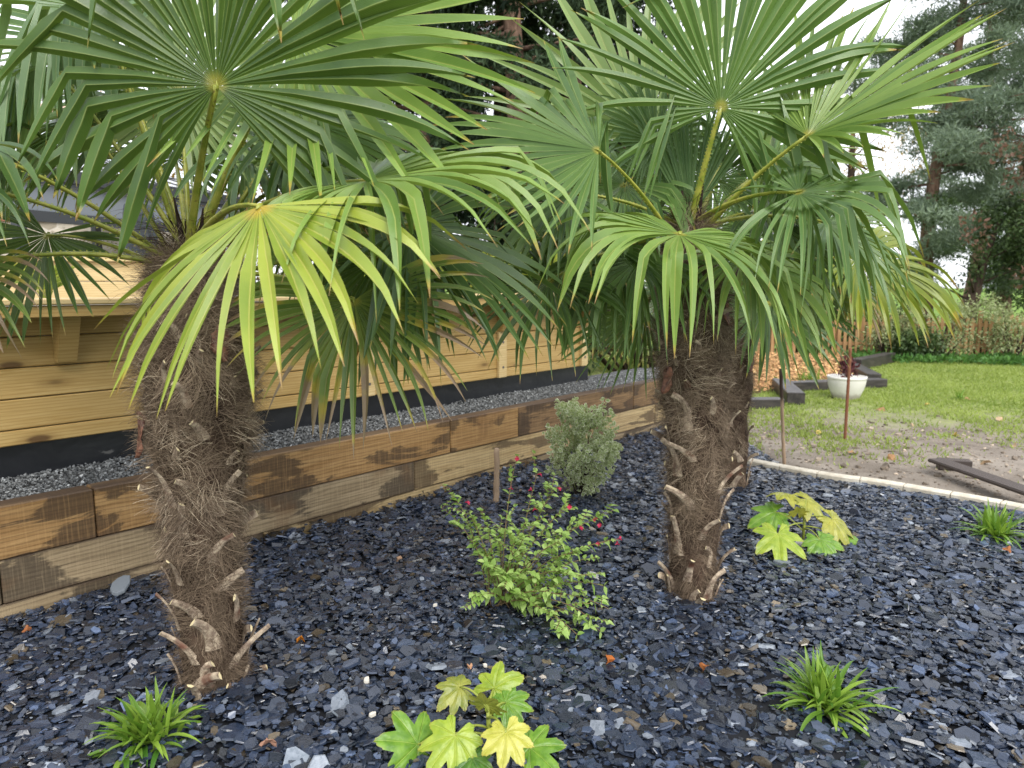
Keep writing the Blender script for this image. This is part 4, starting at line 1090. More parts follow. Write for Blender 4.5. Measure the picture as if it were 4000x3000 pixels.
# ---- hedges and autumn trees behind the terrace
def shrub(name, label, cat, p, clumps, mat, seed, leaf, group=None, droop=0.1):
    t = thing(name, label, cat, p, 0, group)
    P, Nn, cl = [], [], []
    rg = np.random.default_rng(seed)
    mb = MB()
    for i, (cx, cy, cz, rx, ry, rz, n) in enumerate(clumps):
        q, d = ball(n, (cx, cy, cz), (rx, ry, rz), seed * 31 + i, 0.3); P.append(q); Nn.append(d); cl.append(np.full(n, rg.uniform(0.15, 0.85)))
        if i % 3 == 0: mb.tube([(cx * 0.3, cy * 0.3, 0), (cx * 0.7, cy * 0.7, cz * 0.55), (cx, cy, cz)], [0.03, 0.02, 0.006], 5)
    P = np.concatenate(P); Nn = np.concatenate(Nn); cl = np.concatenate(cl)
    V, F, K = leaves(P, leaf[0], leaf[1], seed, Nn * 0.7, 0.8, 0.06, droop, np.clip(cl + rg.normal(0, 0.2, len(P)), 0, 1))
    mk('foliage', V, F, mat, t, False, K)
    mb.build('stem', M_BARK_D, t, True)
    return t
def hedge_clumps(w, h, d, n, rg, per, r=0.4, z0=0.3):
    return [(rg.uniform(-w, w), rg.uniform(-d, d), rg.uniform(z0, h), r * rg.uniform(.7, 1.3), r, r * rg.uniform(.6, 1.1), per) for _ in range(n)]
rg = random.Random(60)
for px, Y, w, h, m, lb, nm in ((560, 13.5, 1.7, 3.3, L_AUT, 'rusty autumn hedge seen over the gazebo roof', 'autumn_hedge'),
                           (1010, 13.0, 1.4, 3.4, L_AUT, 'orange brown hedge behind the pale birch trunk', 'autumn_hedge'),
                           (1390, 12.5, 1.3, 3.5, L_OLV, 'yellow olive hedge right of the pale birch trunk', 'olive_hedge'),
                           (1900, 11.5, 2.0, 2.6, L_CON, 'low dark evergreen hedge at the foot of the conifers', 'evergreen_hedge'),
                           (2500, 12.5, 1.6, 2.6, L_OLV, 'yellowing hedge behind the right-hand palm', 'olive_hedge')):
    p = at(px, 1121, Y); p[2] = 0
    shrub(nm, lb, 'hedge', p, hedge_clumps(w, h, 0.6, 70, rg, 70, 0.42), m, 61 + px, (0.11, 0.5))
b = at(-60, 1121, 17); b[2] = 0
cr = [(rg.gauss(0, 1.2), rg.uniform(-1, 1), rg.uniform(2.6, 6.3), .5, .5, .4, 60) for _ in range(60)]
tree('autumn_tree', 'loose orange autumn tree rising behind the tiled roof at the left edge', 'tree', b, [(0, 0, 0, .2), (0, 0, 3, .14), (0, 0, 6, .03)], cr, (M_BARK_D, L_AUT), 70, None, (0.12, 0.5),
     [(2 + 0.4 * i, i * 2.3, 1.2, .6) for i in range(9)])
b = at(930, 1121, 11.5); b[2] = 0
cr = [(rg.gauss(0, .6), rg.uniform(-.5, .5), rg.uniform(4.2, 7.0), .4, .4, .4, 40) for _ in range(24)]
tree('birch_tree', 'pale birch trunk standing straight behind the stalks of the nearest palm', 'tree', b, [(0, 0, 0, .085), (0.03, 0, 3, .075), (0, 0, 7, .03)], cr, (M_BARK_B, L_OLV), 71, None, (0.09, 0.6),
     [(3.8 + 0.35 * i, i * 2.3, .8, .5) for i in range(8)])

# ---- stone house with tiled roof, gazebo, garden wall, planter
g = G('rubble_stone'); v = g.coord('Object', (1, 1, 1))
vo = g.n('TexVoronoi', {'Vector': g.n('Mapping', {'Vector': v, 'Scale': (5, 5, 8)}).outputs[0], 'Scale': 1.0}, feature='DISTANCE_TO_EDGE').outputs['Distance']
vc = g.n('TexVoronoi', {'Vector': g.n('Mapping', {'Vector': v, 'Scale': (5, 5, 8)}).outputs[0], 'Scale': 1.0}).outputs['Color']
c = g.mix(g.n('SeparateColor', {0: vc}).outputs[0], (0.36, 0.31, 0.24), (0.60, 0.54, 0.45))
c = g.mix(g.step(g.noise(v, 9, 6, 0.7), 0.5, 0.7), c, (0.26, 0.22, 0.17))
c = g.mix(g.step(vo, 0.10, 0.03), c, (0.55, 0.50, 0.43))
M_RUB = g.finish(c, 0.9, 0.15, g.bump(vo, 0.6, 0.03))
g = G('terracotta_tile'); v = g.coord('Object'); nn_ = g.noise(v, 6, 4)
M_TILE = g.finish(g.mix(g.step(nn_, 0.35, 0.7), (0.42, 0.27, 0.20), (0.62, 0.46, 0.37)), 0.85, 0.15)
M_DARKM = G('dark_grey_metal').finish((0.028, 0.030, 0.034), 0.45, 0.5)
M_GREYM = G('grey_fascia').finish((0.15, 0.165, 0.185), 0.4, 0.5)
g = G('white_roof_sheet'); v = g.coord('Object'); nn_ = g.noise(v, 3, 4)
M_SHEET = g.finish(g.mix(nn_, (0.60, 0.61, 0.64), (0.78, 0.79, 0.82)), 0.25, 0.5)

hb = at(-520, 1121, 12.5); hb[2] = 0
hs = thing('stone_house', 'rubble stone house with a terracotta tiled roof at the left edge', 'house', hb, rad(8))
mb = MB(); mb.box(-6, 2.35, 0, 4.5, 0, 4.05); mb.build('wall', M_RUB, hs)
# roof: rows of half-round tiles
V, F = [], []
nx_, ny_ = 42, 9
for j in range(ny_ + 1):
    for i in range(nx_ * 6 + 1):
        x = -6.3 + 9.0 * i / (nx_ * 6); f = j / ny_
        V.append((x, -0.45 + 3.0 * f, 4.02 + 1.15 * f + 0.055 * abs(math.sin(math.pi * i / 6)) + 0.02 * ((j % 2))))
w_ = nx_ * 6 + 1
F = [(j * w_ + i, j * w_ + i + 1, (j + 1) * w_ + i + 1, (j + 1) * w_ + i) for j in range(ny_) for i in range(w_ - 1)]
rf = mk('roof', V, F, M_TILE, hs, True)
md = rf.modifiers.new('Solidify', 'SOLIDIFY'); md.thickness = 0.05
mb = MB(); mb.box(-6.3, 2.7, -0.40, -0.02, 3.92, 4.00); mb.build('eave_board', M_BARK_D, hs)
mb = MB(); mb.tube([(-6.3, -0.52, 3.98), (2.7, -0.52, 3.95)], 0.06, 8); mb.build('gutter', M_GREYM, hs)

gw0 = at(150, 1121, 11.4); gw0[2] = 1.385
gwt = thing('garden_wall', 'pale rubble stone garden wall seen under the gazebo roof', 'wall', gw0, rad(6))
mb = MB(); mb.box(-1.2, 2.3, 0, 0.4, 0, 1.5, 0.02); mb.build('stonework', M_RUB, gwt)
mb = MB(); mb.box(-1.0, 0.95, -0.05, -0.003, 1.12, 1.32, 0.01); mb.build('brick_course', G('red_brick').finish((0.33, 0.13, 0.085), 0.85, 0.2), gwt)

gz = thing('gazebo', 'garden gazebo with a white sheet roof and dark grey frame', 'gazebo', (0, 0, 0), 0)
e0, e1 = at(40, 656, 7.3), at(960, 786, 10.3)
e0[2] = e1[2] = 2.70
du = unit(e1 - e0); dp = np.array([-du[1], du[0], 0])
Lg = np.linalg.norm(e1 - e0)
gz.location = [float(q) for q in e0]; gz.rotation_euler = (0, 0, math.atan2(du[1], du[0]))
mb = MB()
mb.add([(0, 0, 0.02), (Lg, 0, 0.02), (Lg - 0.9, 1.5, 0.50), (0.9, 1.5, 0.50), (0, 0, 0), (Lg, 0, 0), (Lg - 0.9, 1.5, 0.48), (0.9, 1.5, 0.48), (0, 3.0, 0.02), (Lg, 3.0, 0.02), (0, 3.0, 0), (Lg, 3.0, 0)],
       [(0, 1, 2, 3), (7, 6, 5, 4), (3, 2, 9, 8), (10, 11, 6, 7), (1, 9, 2), (8, 0, 3), (5, 6, 11), (4, 10, 7)])
mb.build('roof', M_SHEET, gz)
mb = MB()
for i in range(1, 7):
    x = Lg * i / 7; xm = 0.9 + (Lg - 1.8) * i / 7
    mb.tube([(x, 0, 0.028), (xm, 1.5, 0.508)], 0.014, 5)
mb.tube([(0.45, 0.75, 0.268), (Lg - 0.45, 0.75, 0.268)], 0.012, 5)
mb.build('roof_bar', M_DARKM, gz)
mb = MB(); mb.box(-0.03, Lg + 0.03, -0.05, -0.004, -0.11, 0.03, 0.006); mb.box(-0.02, Lg + 0.02, -0.03, -0.003, -0.15, -0.112)
mb.build('gutter', M_DARKM, gz)
mb = MB(); mb.box(0, Lg, 0.02, 0.06, -0.42, -0.152); mb.build('fascia', M_GREYM, gz)
mb = MB(); mb.box(0, Lg, 0.0, 0.07, -0.53, -0.423); mb.build('beam', M_DARKM, gz)
for x, y in ((0.1, 0.1), (Lg - 0.1, 0.1), (0.1, 2.9), (Lg - 0.1, 2.9), (Lg * 0.52, 0.1)):
    mb = MB(); mb.box(x - .05, x + .05, y - .05, y + .05, -1.315, -0.002 if y > 1 else -0.535); mb.build('post', M_DARKM, gz)

pu = at(560, 1121, 6.9); pu[2] = 1.385
pr = thing('folded_parasol', 'folded dark grey parasol standing in front of the stone garden wall', 'parasol', pu)
mb = MB(); mb.tube([(0, 0, 0), (0, 0, 0.95)], 0.02, 8); mb.build('pole', M_DARKM, pr, True)
V = []
nz_, na_ = 9, 40
for j in range(nz_):
    f = j / (nz_ - 1)
    r = 0.085 + 0.06 * math.sin(f * 2.6) * (1 - 0.4 * f)
    for k in range(na_):
        a = 2 * math.pi * k / na_
        rr_ = r * (1 + 0.22 * math.sin(8 * a + 0.6 * f)) * (0.9 if f < 0.05 else 1)
        V.append((rr_ * math.cos(a), rr_ * math.sin(a), 0.08 + 0.80 * f))
F = [(j * na_ + k, j * na_ + (k + 1) % na_, (j + 1) * na_ + (k + 1) % na_, (j + 1) * na_ + k) for j in range(nz_ - 1) for k in range(na_)] + [tuple((nz_ - 1) * na_ + k for k in range(na_)), tuple(range(na_))[::-1]]
mk('canopy', V, F, G('dark_parasol_cloth').finish((0.05, 0.058, 0.065), 0.8, 0.2), pr, True)

tp = at(-140, 1121, 5.6); tp[2] = 1.385
pl = thing('timber_planter', 'low pine board planter wall with a pale cap on the terrace', 'planter', tp, rad(10))
mb = MB()
for i in range(2): mb.box(0, 1.72, 0, 0.03, 0.0 + 0.155 * i + 0.003, 0.155 * (i + 1) - 0.002, 0.004)
mb.box(1.69, 1.72, 0.032, 0.9, 0.0, 0.306)
mb.build('boards', M_PINE_L, pl)
mb = MB(); mb.box(-0.02, 1.76, -0.05, 0.14, 0.312, 0.345, 0.005); mb.build('cap', M_PINE_L, pl)

# ---- young fan palms on the terrace
def young_palm(px, py, Y, label, R, seed, n=5, tone='yellow'):
    p = at(px, 1121, Y); p[2] = 1.385
    t = thing('young_fan_palm', label, 'young palm', p, 0, 'young fan palms on the raised terrace')
    rg = random.Random(seed)
    for i in range(n):
        az = i * 2 * math.pi / n + rg.uniform(-.4, .4)
        d = np.array([math.cos(az) * 0.55, math.sin(az) * 0.55, 0.85])
        hub = p + d * R * 0.35 + (0, 0, R * 0.1)
        frond(t, p + (0, 0, 0.01), hub, d, (-math.cos(az), -math.sin(az), 0.5), R * rg.uniform(0.8, 1.1), 130, 22, 0.6, 0.1, 0.05, tone=tone, seed=seed + i, offset=p)
    return t
young_palm(175, 1150, 4.55, 'yellow green young fan palm at the left, in front of the low pine planter', 0.22, 301)
young_palm(1345, 1100, 5.6, 'bright young fan palm just above the coping, under the drooping bright leaves', 0.26, 302)
young_palm(1560, 1100, 6.4, 'young fan palm beside the white pebbles on the terrace', 0.30, 303, tone='bright')
young_palm(1820, 1080, 6.8, 'large yellow green young fan palm behind the hanging leaf tips', 0.40, 304)
young_palm(2080, 1060, 7.4, 'young fan palm at the right end of the terrace', 0.42, 305, tone='yellow')

# ------------------------------------------------------------------ picket fence with shrubs
f0, f1 = gnd(2700, 1380), gnd(4500, 1419)
df = unit(f1 - f0); Lf = np.linalg.norm(f1 - f0)
fe = thing('picket_fence', 'weathered orange brown picket fence along the far side of the lawn', 'fence', f0, math.atan2(df[1], df[0]))
rg = random.Random(81)
g = G('chestnut_picket'); v = g.coord('Object', (6, 1, 1)); nn_ = g.noise(v, 2.2, 4)
g2 = g.noise(g.n('Mapping', {'Vector': v, 'Scale': (4, 4, 1)}).outputs[0], 8, 3)
M_PICK = g.finish(g.mix(g.math('MULTIPLY', g2, 0.3), g.mix(g.step(nn_, 0.3, 0.7), (0.30, 0.165, 0.07), (0.50, 0.30, 0.14)), (0.2, 0.14, 0.09)), 0.8, 0.2)
mb = MB(); x = 0
while x < Lf:
    w = rg.uniform(0.045, 0.075); h = 0.9 + rg.uniform(-.05, .05); t_ = rg.uniform(-.012, .012)
    V = [(x, -.012, 0.03), (x + w, -.012, 0.03), (x + w + t_, -.012, h - .05), (x + w / 2 + t_, -.012, h), (x + t_, -.012, h - .05)]
    V += [(a, .012, c) for a, b_, c in V]
    mb.add(V, [(0, 1, 2, 3, 4), (9, 8, 7, 6, 5)] + [(k, k + 5, (k + 1) % 5 + 5, (k + 1) % 5) for k in range(5)])
    x += w + rg.uniform(0.035, 0.06)
mb.build('pickets', M_PICK, fe)
mb = MB()
for z in (0.25, 0.68): mb.box(0, Lf, 0.014, 0.045, z, z + 0.07)
mb.build('rail', M_PICK, fe)
for i in range(7):
    mb = MB(); x = 0.3 + (Lf - 0.6) * i / 6; mb.tube([(x, 0.09, 0), (x, 0.09, 1.0)], 0.045, 8); mb.build('post', M_PICK, fe)
def on_fence(px, off):
    d = ray(px, 1300); nf = np.array([-df[1], df[0], 0])
    t = (f0.dot(nf) + off) / d.dot(nf); p = d * t; p[2] = 0
    return p
rg = random.Random(82)
LBV = ['cream variegated shrub in front of the picket fence, below the hanging yellow leaf tips', 'tall cream variegated shrub leaning over the fence left of the dark tree trunk',
       'pale variegated shrub under the dark broadleaf tree', 'loose variegated shrub in front of the fence at the right edge']
for i, (px, off, w, h) in enumerate(((3480, -0.25, .45, 1.0), (3650, -0.3, .6, 1.15), (3840, 0.3, .55, 1.25), (3985, -0.3, .5, 1.1))):
    shrub('variegated_shrub', LBV[i], 'shrub', on_fence(px, off), hedge_clumps(w, h, .25, 26, rg, 60, .2, 0.2), L_VAR, 820 + i, (0.075, 0.45), 'variegated shrubs along the picket fence')
LBD = ['dark green shrub in front of the fence below the yellow leaf tips', 'green bush beyond the fence behind the hanging palm leaves', 'green bush beyond the fence left of the white pot']
for i, (px, off, w, h) in enumerate(((3560, -0.45, .35, .55), (3450, 0.8, .9, 1.8), (3180, 0.9, 1.2, 2.0))):
    shrub('green_shrub', LBD[i], 'shrub', on_fence(px, off), hedge_clumps(w, h, .35, 34, rg, 70, .26, 0.1), L_BUSH, 840 + i, (0.09, 0.5), 'green shrubs along the picket fence')
# ground cover at the fence foot
P = []
for _ in range(900):
    q = on_fence(rg.uniform(3330, 4080), -rg.uniform(0.2, 1.3)); P.append(q + np.array([0, 0, rg.uniform(0.0, 0.10)]))
for _ in range(1500): P.append(P[rg.randrange(900)] + np.array([rg.gauss(0, .1), rg.gauss(0, .1), rg.uniform(0, .05)]))
P = np.array(P)
V, F, K = leaves(P, 0.10, 0.5, 85, np.tile([0, 0, 0.8], (len(P), 1)), 1.0)
o = mk('ground_cover', V, F, L_GRND, None, False, K); kind(o, 'stuff'); tag(o, 'low green ground cover along the foot of the picket fence', 'ground cover')

# ------------------------------------------------------------------ lawn blades
n = 90000
yy = 5.2 + 10.0 * rng.random(n) ** 1.25; xx = rng.uniform(-1, 1, n) * 0.40 * yy + 0.42 * yy
d_ = yy + 0.30 * (xx - 3.0)
m_ = d_ + 1.6 * vnoise(xx, yy, 1.8, 31) + 1.3 * vnoise(xx, yy, 6, 32)
ok = (m_ > 8.3 + rng.normal(0, 1.0, n)) & (yy > np.interp(xx, EX, EY) + 0.25) & (xx > 1.6)
xx, yy = xx[ok], yy[ok]; n = len(xx)
ga = rng.uniform(0, 6.28, n); hh = rng.uniform(0.018, 0.05, n); ww = rng.uniform(0.003, 0.006, n) * (1 + yy / 8)
le = rng.normal(0, 0.018, (n, 2))
V = np.stack([np.stack([xx - np.cos(ga) * ww, yy - np.sin(ga) * ww, 0 * xx], 1), np.stack([xx + np.cos(ga) * ww, yy + np.sin(ga) * ww, 0 * xx], 1), np.stack([xx + le[:, 0], yy + le[:, 1], hh], 1)], 1)
K = np.repeat(np.stack([np.clip(0.5 + 0.35 * vnoise(xx, yy, 3, 33) + rng.normal(0, .2, n), 0, 1), 0 * xx, rng.random(n)], 1), 3, axis=0)
L_GRASS = simple_leaf('lawn_blade', (0.15, 0.215, 0.045), (0.34, 0.41, 0.11), 0.6, 0.35, 0.3)
o = mk('lawn_grass', V.reshape(-1, 3), np.arange(3 * n).reshape(-1, 3), L_GRASS, None, False, K); kind(o, 'stuff'); tag(o, 'thin patchy lawn grass on bare soil', 'grass')

# clods and small stones on the bare soil
n = 5200
yy = rng.uniform(4.4, 8.6, n); xx = rng.uniform(1.8, 7.0, n)
ok = (yy > np.interp(xx, EX, EY) + 0.12) & (yy + 0.30 * (xx - 3.0) < 8.2 + rng.normal(0, .5, n)) & (np.abs(xx) < .85 * yy)
xx, yy = xx[ok], yy[ok]; n = len(xx)
sc_ = np.array([[0.20, 0.165, 0.13]]) * np.clip(rng.lognormal(0, .45, n), .35, 2.2)[:, None]
cr_ = np.clip(rng.lognormal(math.log(.008), .6, n), .003, .035)
o = chips('soil_clods', np.stack([xx, yy, cr_ * .25], 1), cr_, cr_ * rng.uniform(.35, .8, n), np.abs(rng.normal(0, .3, n)), M_CHIP, np.clip(sc_, 0, .6), 92, k=6, el=(.6, 1.))
kind(o, 'stuff'); tag(o, 'small clods and stones scattered over the bare grey soil', 'soil clods')

# bark chip bed beyond
n = 9000
cx = [gnd(*p) for p in ((2600, 1585), (3085, 1522), (3350, 1470), (3420, 1400), (2600, 1375))]
A = np.array([[p[0], p[1]] for p in cx])
xx = rng.uniform(A[:, 0].min(), A[:, 0].max(), n * 3); yy = rng.uniform(A[:, 1].min(), A[:, 1].max(), n * 3)
ins = np.zeros(len(xx), bool); j = len(A) - 1
for i in range(len(A)):
    cnd = ((A[i, 1] > yy) != (A[j, 1] > yy)) & (xx < (A[j, 0] - A[i, 0]) * (yy - A[i, 1]) / (A[j, 1] - A[i, 1] + 1e-9) + A[i, 0]); ins ^= cnd; j = i
xx, yy = xx[ins][:n], yy[ins][:n]; n = len(xx)
zc = 0.03 + rng.uniform(0, .05, n)
cc_ = np.array([[0.42, 0.25, 0.12]]) * np.clip(rng.lognormal(0, .4, n), .3, 2)[:, None]
o = chips('bark_chippings', np.stack([xx, yy, zc], 1), rng.uniform(.02, .05, n), rng.uniform(.004, .01, n), np.abs(rng.normal(0, .5, n)), M_CHIP, np.clip(cc_, 0, .7), 91, k=4, el=(.35, .7))
kind(o, 'stuff'); tag(o, 'orange tan bark chippings in the bed beside the dark beams', 'bark chippings')
kind(mk('bark_bed', [(p[0], p[1], 0.012) for p in cx], [(0, 1, 2, 3, 4)], G('bark_bed_soil').finish((0.10, 0.06, 0.035), 0.9, .1)), 'structure')

# ------------------------------------------------------------------ dark timber beams, planks, pot, stakes
g = G('tarred_beam'); v = g.coord('Object', (1, 6, 6)); nn_ = g.noise(v, 3, 5, .65)
M_BEAM = g.finish(g.mix(g.step(nn_, .35, .75), (0.018, 0.015, 0.014), (0.07, 0.058, 0.052)), 0.45, 0.5, g.bump(nn_, .4, .01))
def beam(p0, p1, w, h, label, z0=0.0, mat=None, name='timber_beam', cat='timber beam', group='dark timber beams at the edge of the bark bed'):
    d = unit(p1 - p0); L = np.linalg.norm(p1 - p0)
    mb = MB(); mb.box(0, L, -w / 2, w / 2, 0, h, 0.008)
    o = mb.build(name, mat or M_BEAM); o.location = (float(p0[0]), float(p0[1]), z0); o.rotation_euler = (0, 0, math.atan2(d[1], d[0]))
    return tag(o, label, cat, group)
beam(gnd(2700, 1594), gnd(3052, 1592), .2, .12, 'dark beam lying low beside the trunk of the rear palm, nearest the camera')
beam(gnd(3108, 1582), gnd(3045, 1520), .22, .16, 'short dark beam end-on to the camera behind the bare wooden stick')
beam(gnd(3075, 1527), gnd(3447, 1512), .2, .13, 'long dark beam running behind the white pot', 0.003)
beam(gnd(3415, 1494), gnd(3330, 1448), .2, .13, 'dark beam going back from the right side of the white pot', 0.006)
beam(gnd(3340, 1446), gnd(3475, 1416), .2, .20, 'farthest dark beam, at the corner of the lawn below the fence', 0.002)

g = G('grooved_deck_board'); v = g.coord('Object')
gr = g.n('TexWave', {'Vector': v, 'Scale': 22.0, 'Distortion': 0.0}, bands_direction='Y').outputs['Fac']
M_DECK = g.finish(g.mix(gr, (0.035, 0.026, 0.022), (0.115, 0.09, 0.078)), 0.6, .35, g.bump(gr, .5, .004))
beam(gnd(3655, 1800, 0.10), gnd(4260, 2010, 0.10), .15, .028, 'dark grooved deck board lying on blocks at the right edge of the bare soil', 0.095, M_DECK, 'deck_board', 'deck board', None)
beam(gnd(3660, 1832), gnd(3790, 1840), .09, .088, 'short dark timber block propping the near end of the grooved deck board', 0.003, M_DECK, 'timber_block', 'timber block', None)
beam(gnd(4020, 1935), gnd(4160, 1950), .09, .088, 'timber block under the far end of the deck board at the right edge', 0.003, M_DECK, 'timber_block', 'timber block', None)

pp = gnd(3303, 1556)
pot = thing('white_pot', 'round white ribbed plant pot standing on the lawn with a dark red plant', 'plant pot', pp)
V = []; na_ = 48
prof = [(0.0, 0.0), (0.150, 0.0), (0.168, 0.012)]
for i in range(24):
    f = i / 23; r = 0.165 + 0.075 * math.sin(min(1, f * 1.05) * 1.45); prof.append((r + (0.0035 if i % 2 else -0.002), 0.015 + 0.255 * f))
prof += [(0.248, 0.275), (0.250, 0.305), (0.236, 0.308), (0.225, 0.27), (0.0, 0.262)]
for r, z in prof:
    for k in range(na_): a = 2 * math.pi * k / na_; V.append((r * math.cos(a), r * math.sin(a), z))
F = [(j * na_ + k, j * na_ + (k + 1) % na_, (j + 1) * na_ + (k + 1) % na_, (j + 1) * na_ + k) for j in range(len(prof) - 1) for k in range(na_)]
g = G('cream_glazed_pot'); v = g.coord('Object'); nn_ = g.noise(v, 9, 4)
zz_ = g.n('SeparateXYZ', {0: v}).outputs[2]
pc_ = g.mix(nn_, (0.60, 0.58, 0.52), (0.74, 0.72, 0.66))
pc_ = g.mix(g.math('MULTIPLY', g.step(g.math('ADD', zz_, g.math('MULTIPLY', g.noise(v, 14, 5, .7), -.16)), .03, -.06), .7), pc_, (0.22, 0.18, 0.13))
mk('body', V, F, g.finish(pc_, .5, .4), pot, True)
pt = thing('red_leaved_plant', 'upright dark red plant growing in the white pot', 'plant', pp + (0, 0, 0.265))
P, d = ball(260, (0, 0, .14), (.12, .12, .17), 95, .1)
P[:, 2] = np.abs(P[:, 2])
V, F, K = leaves(P, .085, .3, 96, np.tile([0, 0, .9], (260, 1)), .8)
mk('foliage', V, F, simple_leaf('burgundy_leaf', (0.050, 0.014, 0.020), (0.16, 0.045, 0.050), .5, .25), pt, False, K)
mb = MB()
for k in range(6): a = k * 1.05; mb.tube([(0, 0, 0), (.04 * math.cos(a), .04 * math.sin(a), .12), (.09 * math.cos(a), .09 * math.sin(a), .27)], [.006, .005, .003], 5)
mb.build('stem', M_BARK_D, pt)

def stake(p, top, r, mat, label, nm, ridges=False):
    p = np.asarray(p); L = top - p; N_ = 40 if ridges else 14
    mb = MB(); rg = random.Random(int(r * 1e5))
    P_ = [L * (i / (N_ - 1)) + (0 if ridges else np.array([rg.gauss(0, .0018), rg.gauss(0, .0018), 0])) for i in range(N_)]
    R_ = [r * (1.12 if (ridges and i % 2) else (1.0 if ridges else rg.uniform(.9, 1.12))) for i in range(N_)]
    if not ridges: R_[-1] *= .7
    mb.tube([q - unit(L) * 0.05 * (i == 0) for i, q in enumerate(P_)], R_, 9)
    o = mb.build(nm, mat, None, True); o.location = [float(q) for q in p]
    return tag(o, label, 'stake')
g = G('stick_bark'); v = g.coord('Object', (1, 1, .4)); nn_ = g.noise(v, 30, 4)
sp_ = g.n('SeparateXYZ', {0: g.coord('Object')}).outputs[2]
M_STICK = g.finish(g.mix(g.step(sp_, .52, .60), g.mix(nn_, (0.30, 0.20, 0.13), (0.46, 0.34, 0.23)), (0.075, 0.05, 0.04)), .8, .2)
g = G('rusty_bar'); v = g.coord('Object'); nn_ = g.noise(v, 40, 4)
M_RUST = g.finish(g.mix(nn_, (0.12, 0.045, 0.025), (0.27, 0.12, 0.065)), .8, .2)
sp0 = gnd(3063, 1820); stake(sp0, at(3050, 1440, sp0[1]), .014, M_STICK, 'bare wooden stick planted upright in the soil just beyond the pale edging', 'wooden_stake')
sp0 = gnd(3300, 1722); stake(sp0, at(3322, 1360, sp0[1]), .0135, M_RUST, 'rusty reinforcing bar standing in the lawn in front of the white pot', 'rusty_bar', True)
sp0 = gnd(1938, 1975); stake(sp0, at(1942, 1752, sp0[1]), .020, M_STICK, 'short brown stick standing behind the red flowering shrub', 'wooden_stake')
# ------------------------------------------------------------------ plants in the bed
def blade_clump(name, px, py, label, n, ln, spread, seed, w=0.006, group=None):
    p = gnd(px, py); rg = random.Random(seed)
    V, F, K = [], [], []
    for i in range(n):
        az = rg.uniform(0, 6.283); el = rg.uniform(0.15, 1.45) ** 0.9; L = ln * rg.uniform(0.6, 1.12)
        d = np.array([math.cos(az) * math.cos(el), math.sin(az) * math.cos(el), math.sin(el)])
        q = np.array([rg.gauss(0, spread * .35), rg.gauss(0, spread * .35), 0.0])
        sd = unit(np.cross(d, (0, 0, 1))); tone = rg.random()
        b = len(V); S = 9
        for j in range(S):
            f = j / (S - 1)
            if j:
                d = unit(d + np.array([0, 0, -1]) * (0.20 * math.cos(el * .8)) * (0.4 + f) + sd * rg.gauss(0, .03)); q = q + d * L / (S - 1)
                if q[2] < 0.012: q[2] = 0.012
            ww = w * (0.75 + 0.5 * math.sin(f * 2.2)) * max(.03, 1 - f ** 3.2)
            up = np.cross(sd, d)
            V += [q - sd * ww + up * ww * .35, q, q + sd * ww + up * ww * .35]; K += [(tone, 1, f), (tone, 0, f), (tone, 1, f)]
            if j:
                a = b + 3 * (j - 1); F += [(a, a + 1, a + 4, a + 3), (a + 1, a + 2, a + 5, a + 4)]
    g_ = L_STRAP
    o = mk(name, V, np.array(F), g_, None, True, K); o.location = [float(v) for v in p]
    return tag(o, label, 'grassy plant', group)
L_STRAP = simple_leaf('strap_leaf', (0.060, 0.165, 0.020), (0.28, 0.42, 0.060), 0.35, 0.3, 0.5)
blade_clump('strap_leaf_clump', 590, 2905, 'bright green strap leaved clump at the bottom left, in front of the nearest trunk', 150, .195, .08, 401, .0085, 'strap leaved clumps in the slate')
blade_clump('strap_leaf_clump', 3215, 2765, 'spiky green strap leaved clump alone in the slate at the lower right', 130, .22, .075, 402, .0085, 'strap leaved clumps in the slate')
blade_clump('strap_leaf_clump', 3885, 2105, 'small strap leaved clump near the pale edging at the right edge', 110, .25, .085, 403, .008, 'strap leaved clumps in the slate')
blade_clump('grass_tuft', 3745, 1560, 'small coarse grass tuft standing out of the lawn', 26, .18, .05, 404, .006)
blade_clump('grass_tuft', 3160, 1500, 'fine pale green tuft between the bark chippings and the white pot', 90, .30, .16, 405, .007)

# fatsia ------------------------------------------------------------------------
def fatsia_mat(name, c1, c2, vein):
    g = G(name); _, t, vn, r = g.attr(); v = g.coord('Object')
    n1 = g.noise(v, 24, 4, .6)
    c = g.mix(g.step(n1, .3, .7), c1, c2)
    c = g.mix(g.math('MULTIPLY', g.step(vn, .55, .95), .75), c, vein)
    c = g.mix(g.math('MULTIPLY', g.step(t, .93, 1.0), .4), c, (0.30, 0.16, 0.04))
    tc = g.mix(.5, c, (c2[0] * 1.3, c2[1] * 1.3, c2[2]))
    return g.finish(c, .34, .5, g.bump(g.math('ADD', g.noise(v, 70, 3), vn), .35, .005), .25, tc)
FA = {'green': fatsia_mat('fatsia_green', (0.095, 0.22, 0.018), (0.20, 0.36, 0.035), (0.36, 0.46, 0.10)),
      'lime': fatsia_mat('fatsia_lime', (0.23, 0.335, 0.025), (0.37, 0.465, 0.050), (0.55, 0.60, 0.12)),
      'gold': fatsia_mat('fatsia_gold', (0.40, 0.40, 0.045), (0.56, 0.53, 0.11), (0.62, 0.58, 0.16)),
      'amber': fatsia_mat('fatsia_amber', (0.25, 0.27, 0.030), (0.43, 0.42, 0.060), (0.50, 0.46, 0.13)),
      'olive': fatsia_mat('fatsia_olive', (0.17, 0.21, 0.028), (0.32, 0.33, 0.055), (0.44, 0.42, 0.12)),
      'deep': fatsia_mat('fatsia_deep', (0.045, 0.13, 0.016), (0.11, 0.23, 0.028), (0.24, 0.32, 0.08))}
M_FST = G('fatsia_stalk').finish((0.26, 0.30, 0.05), .45, .4)
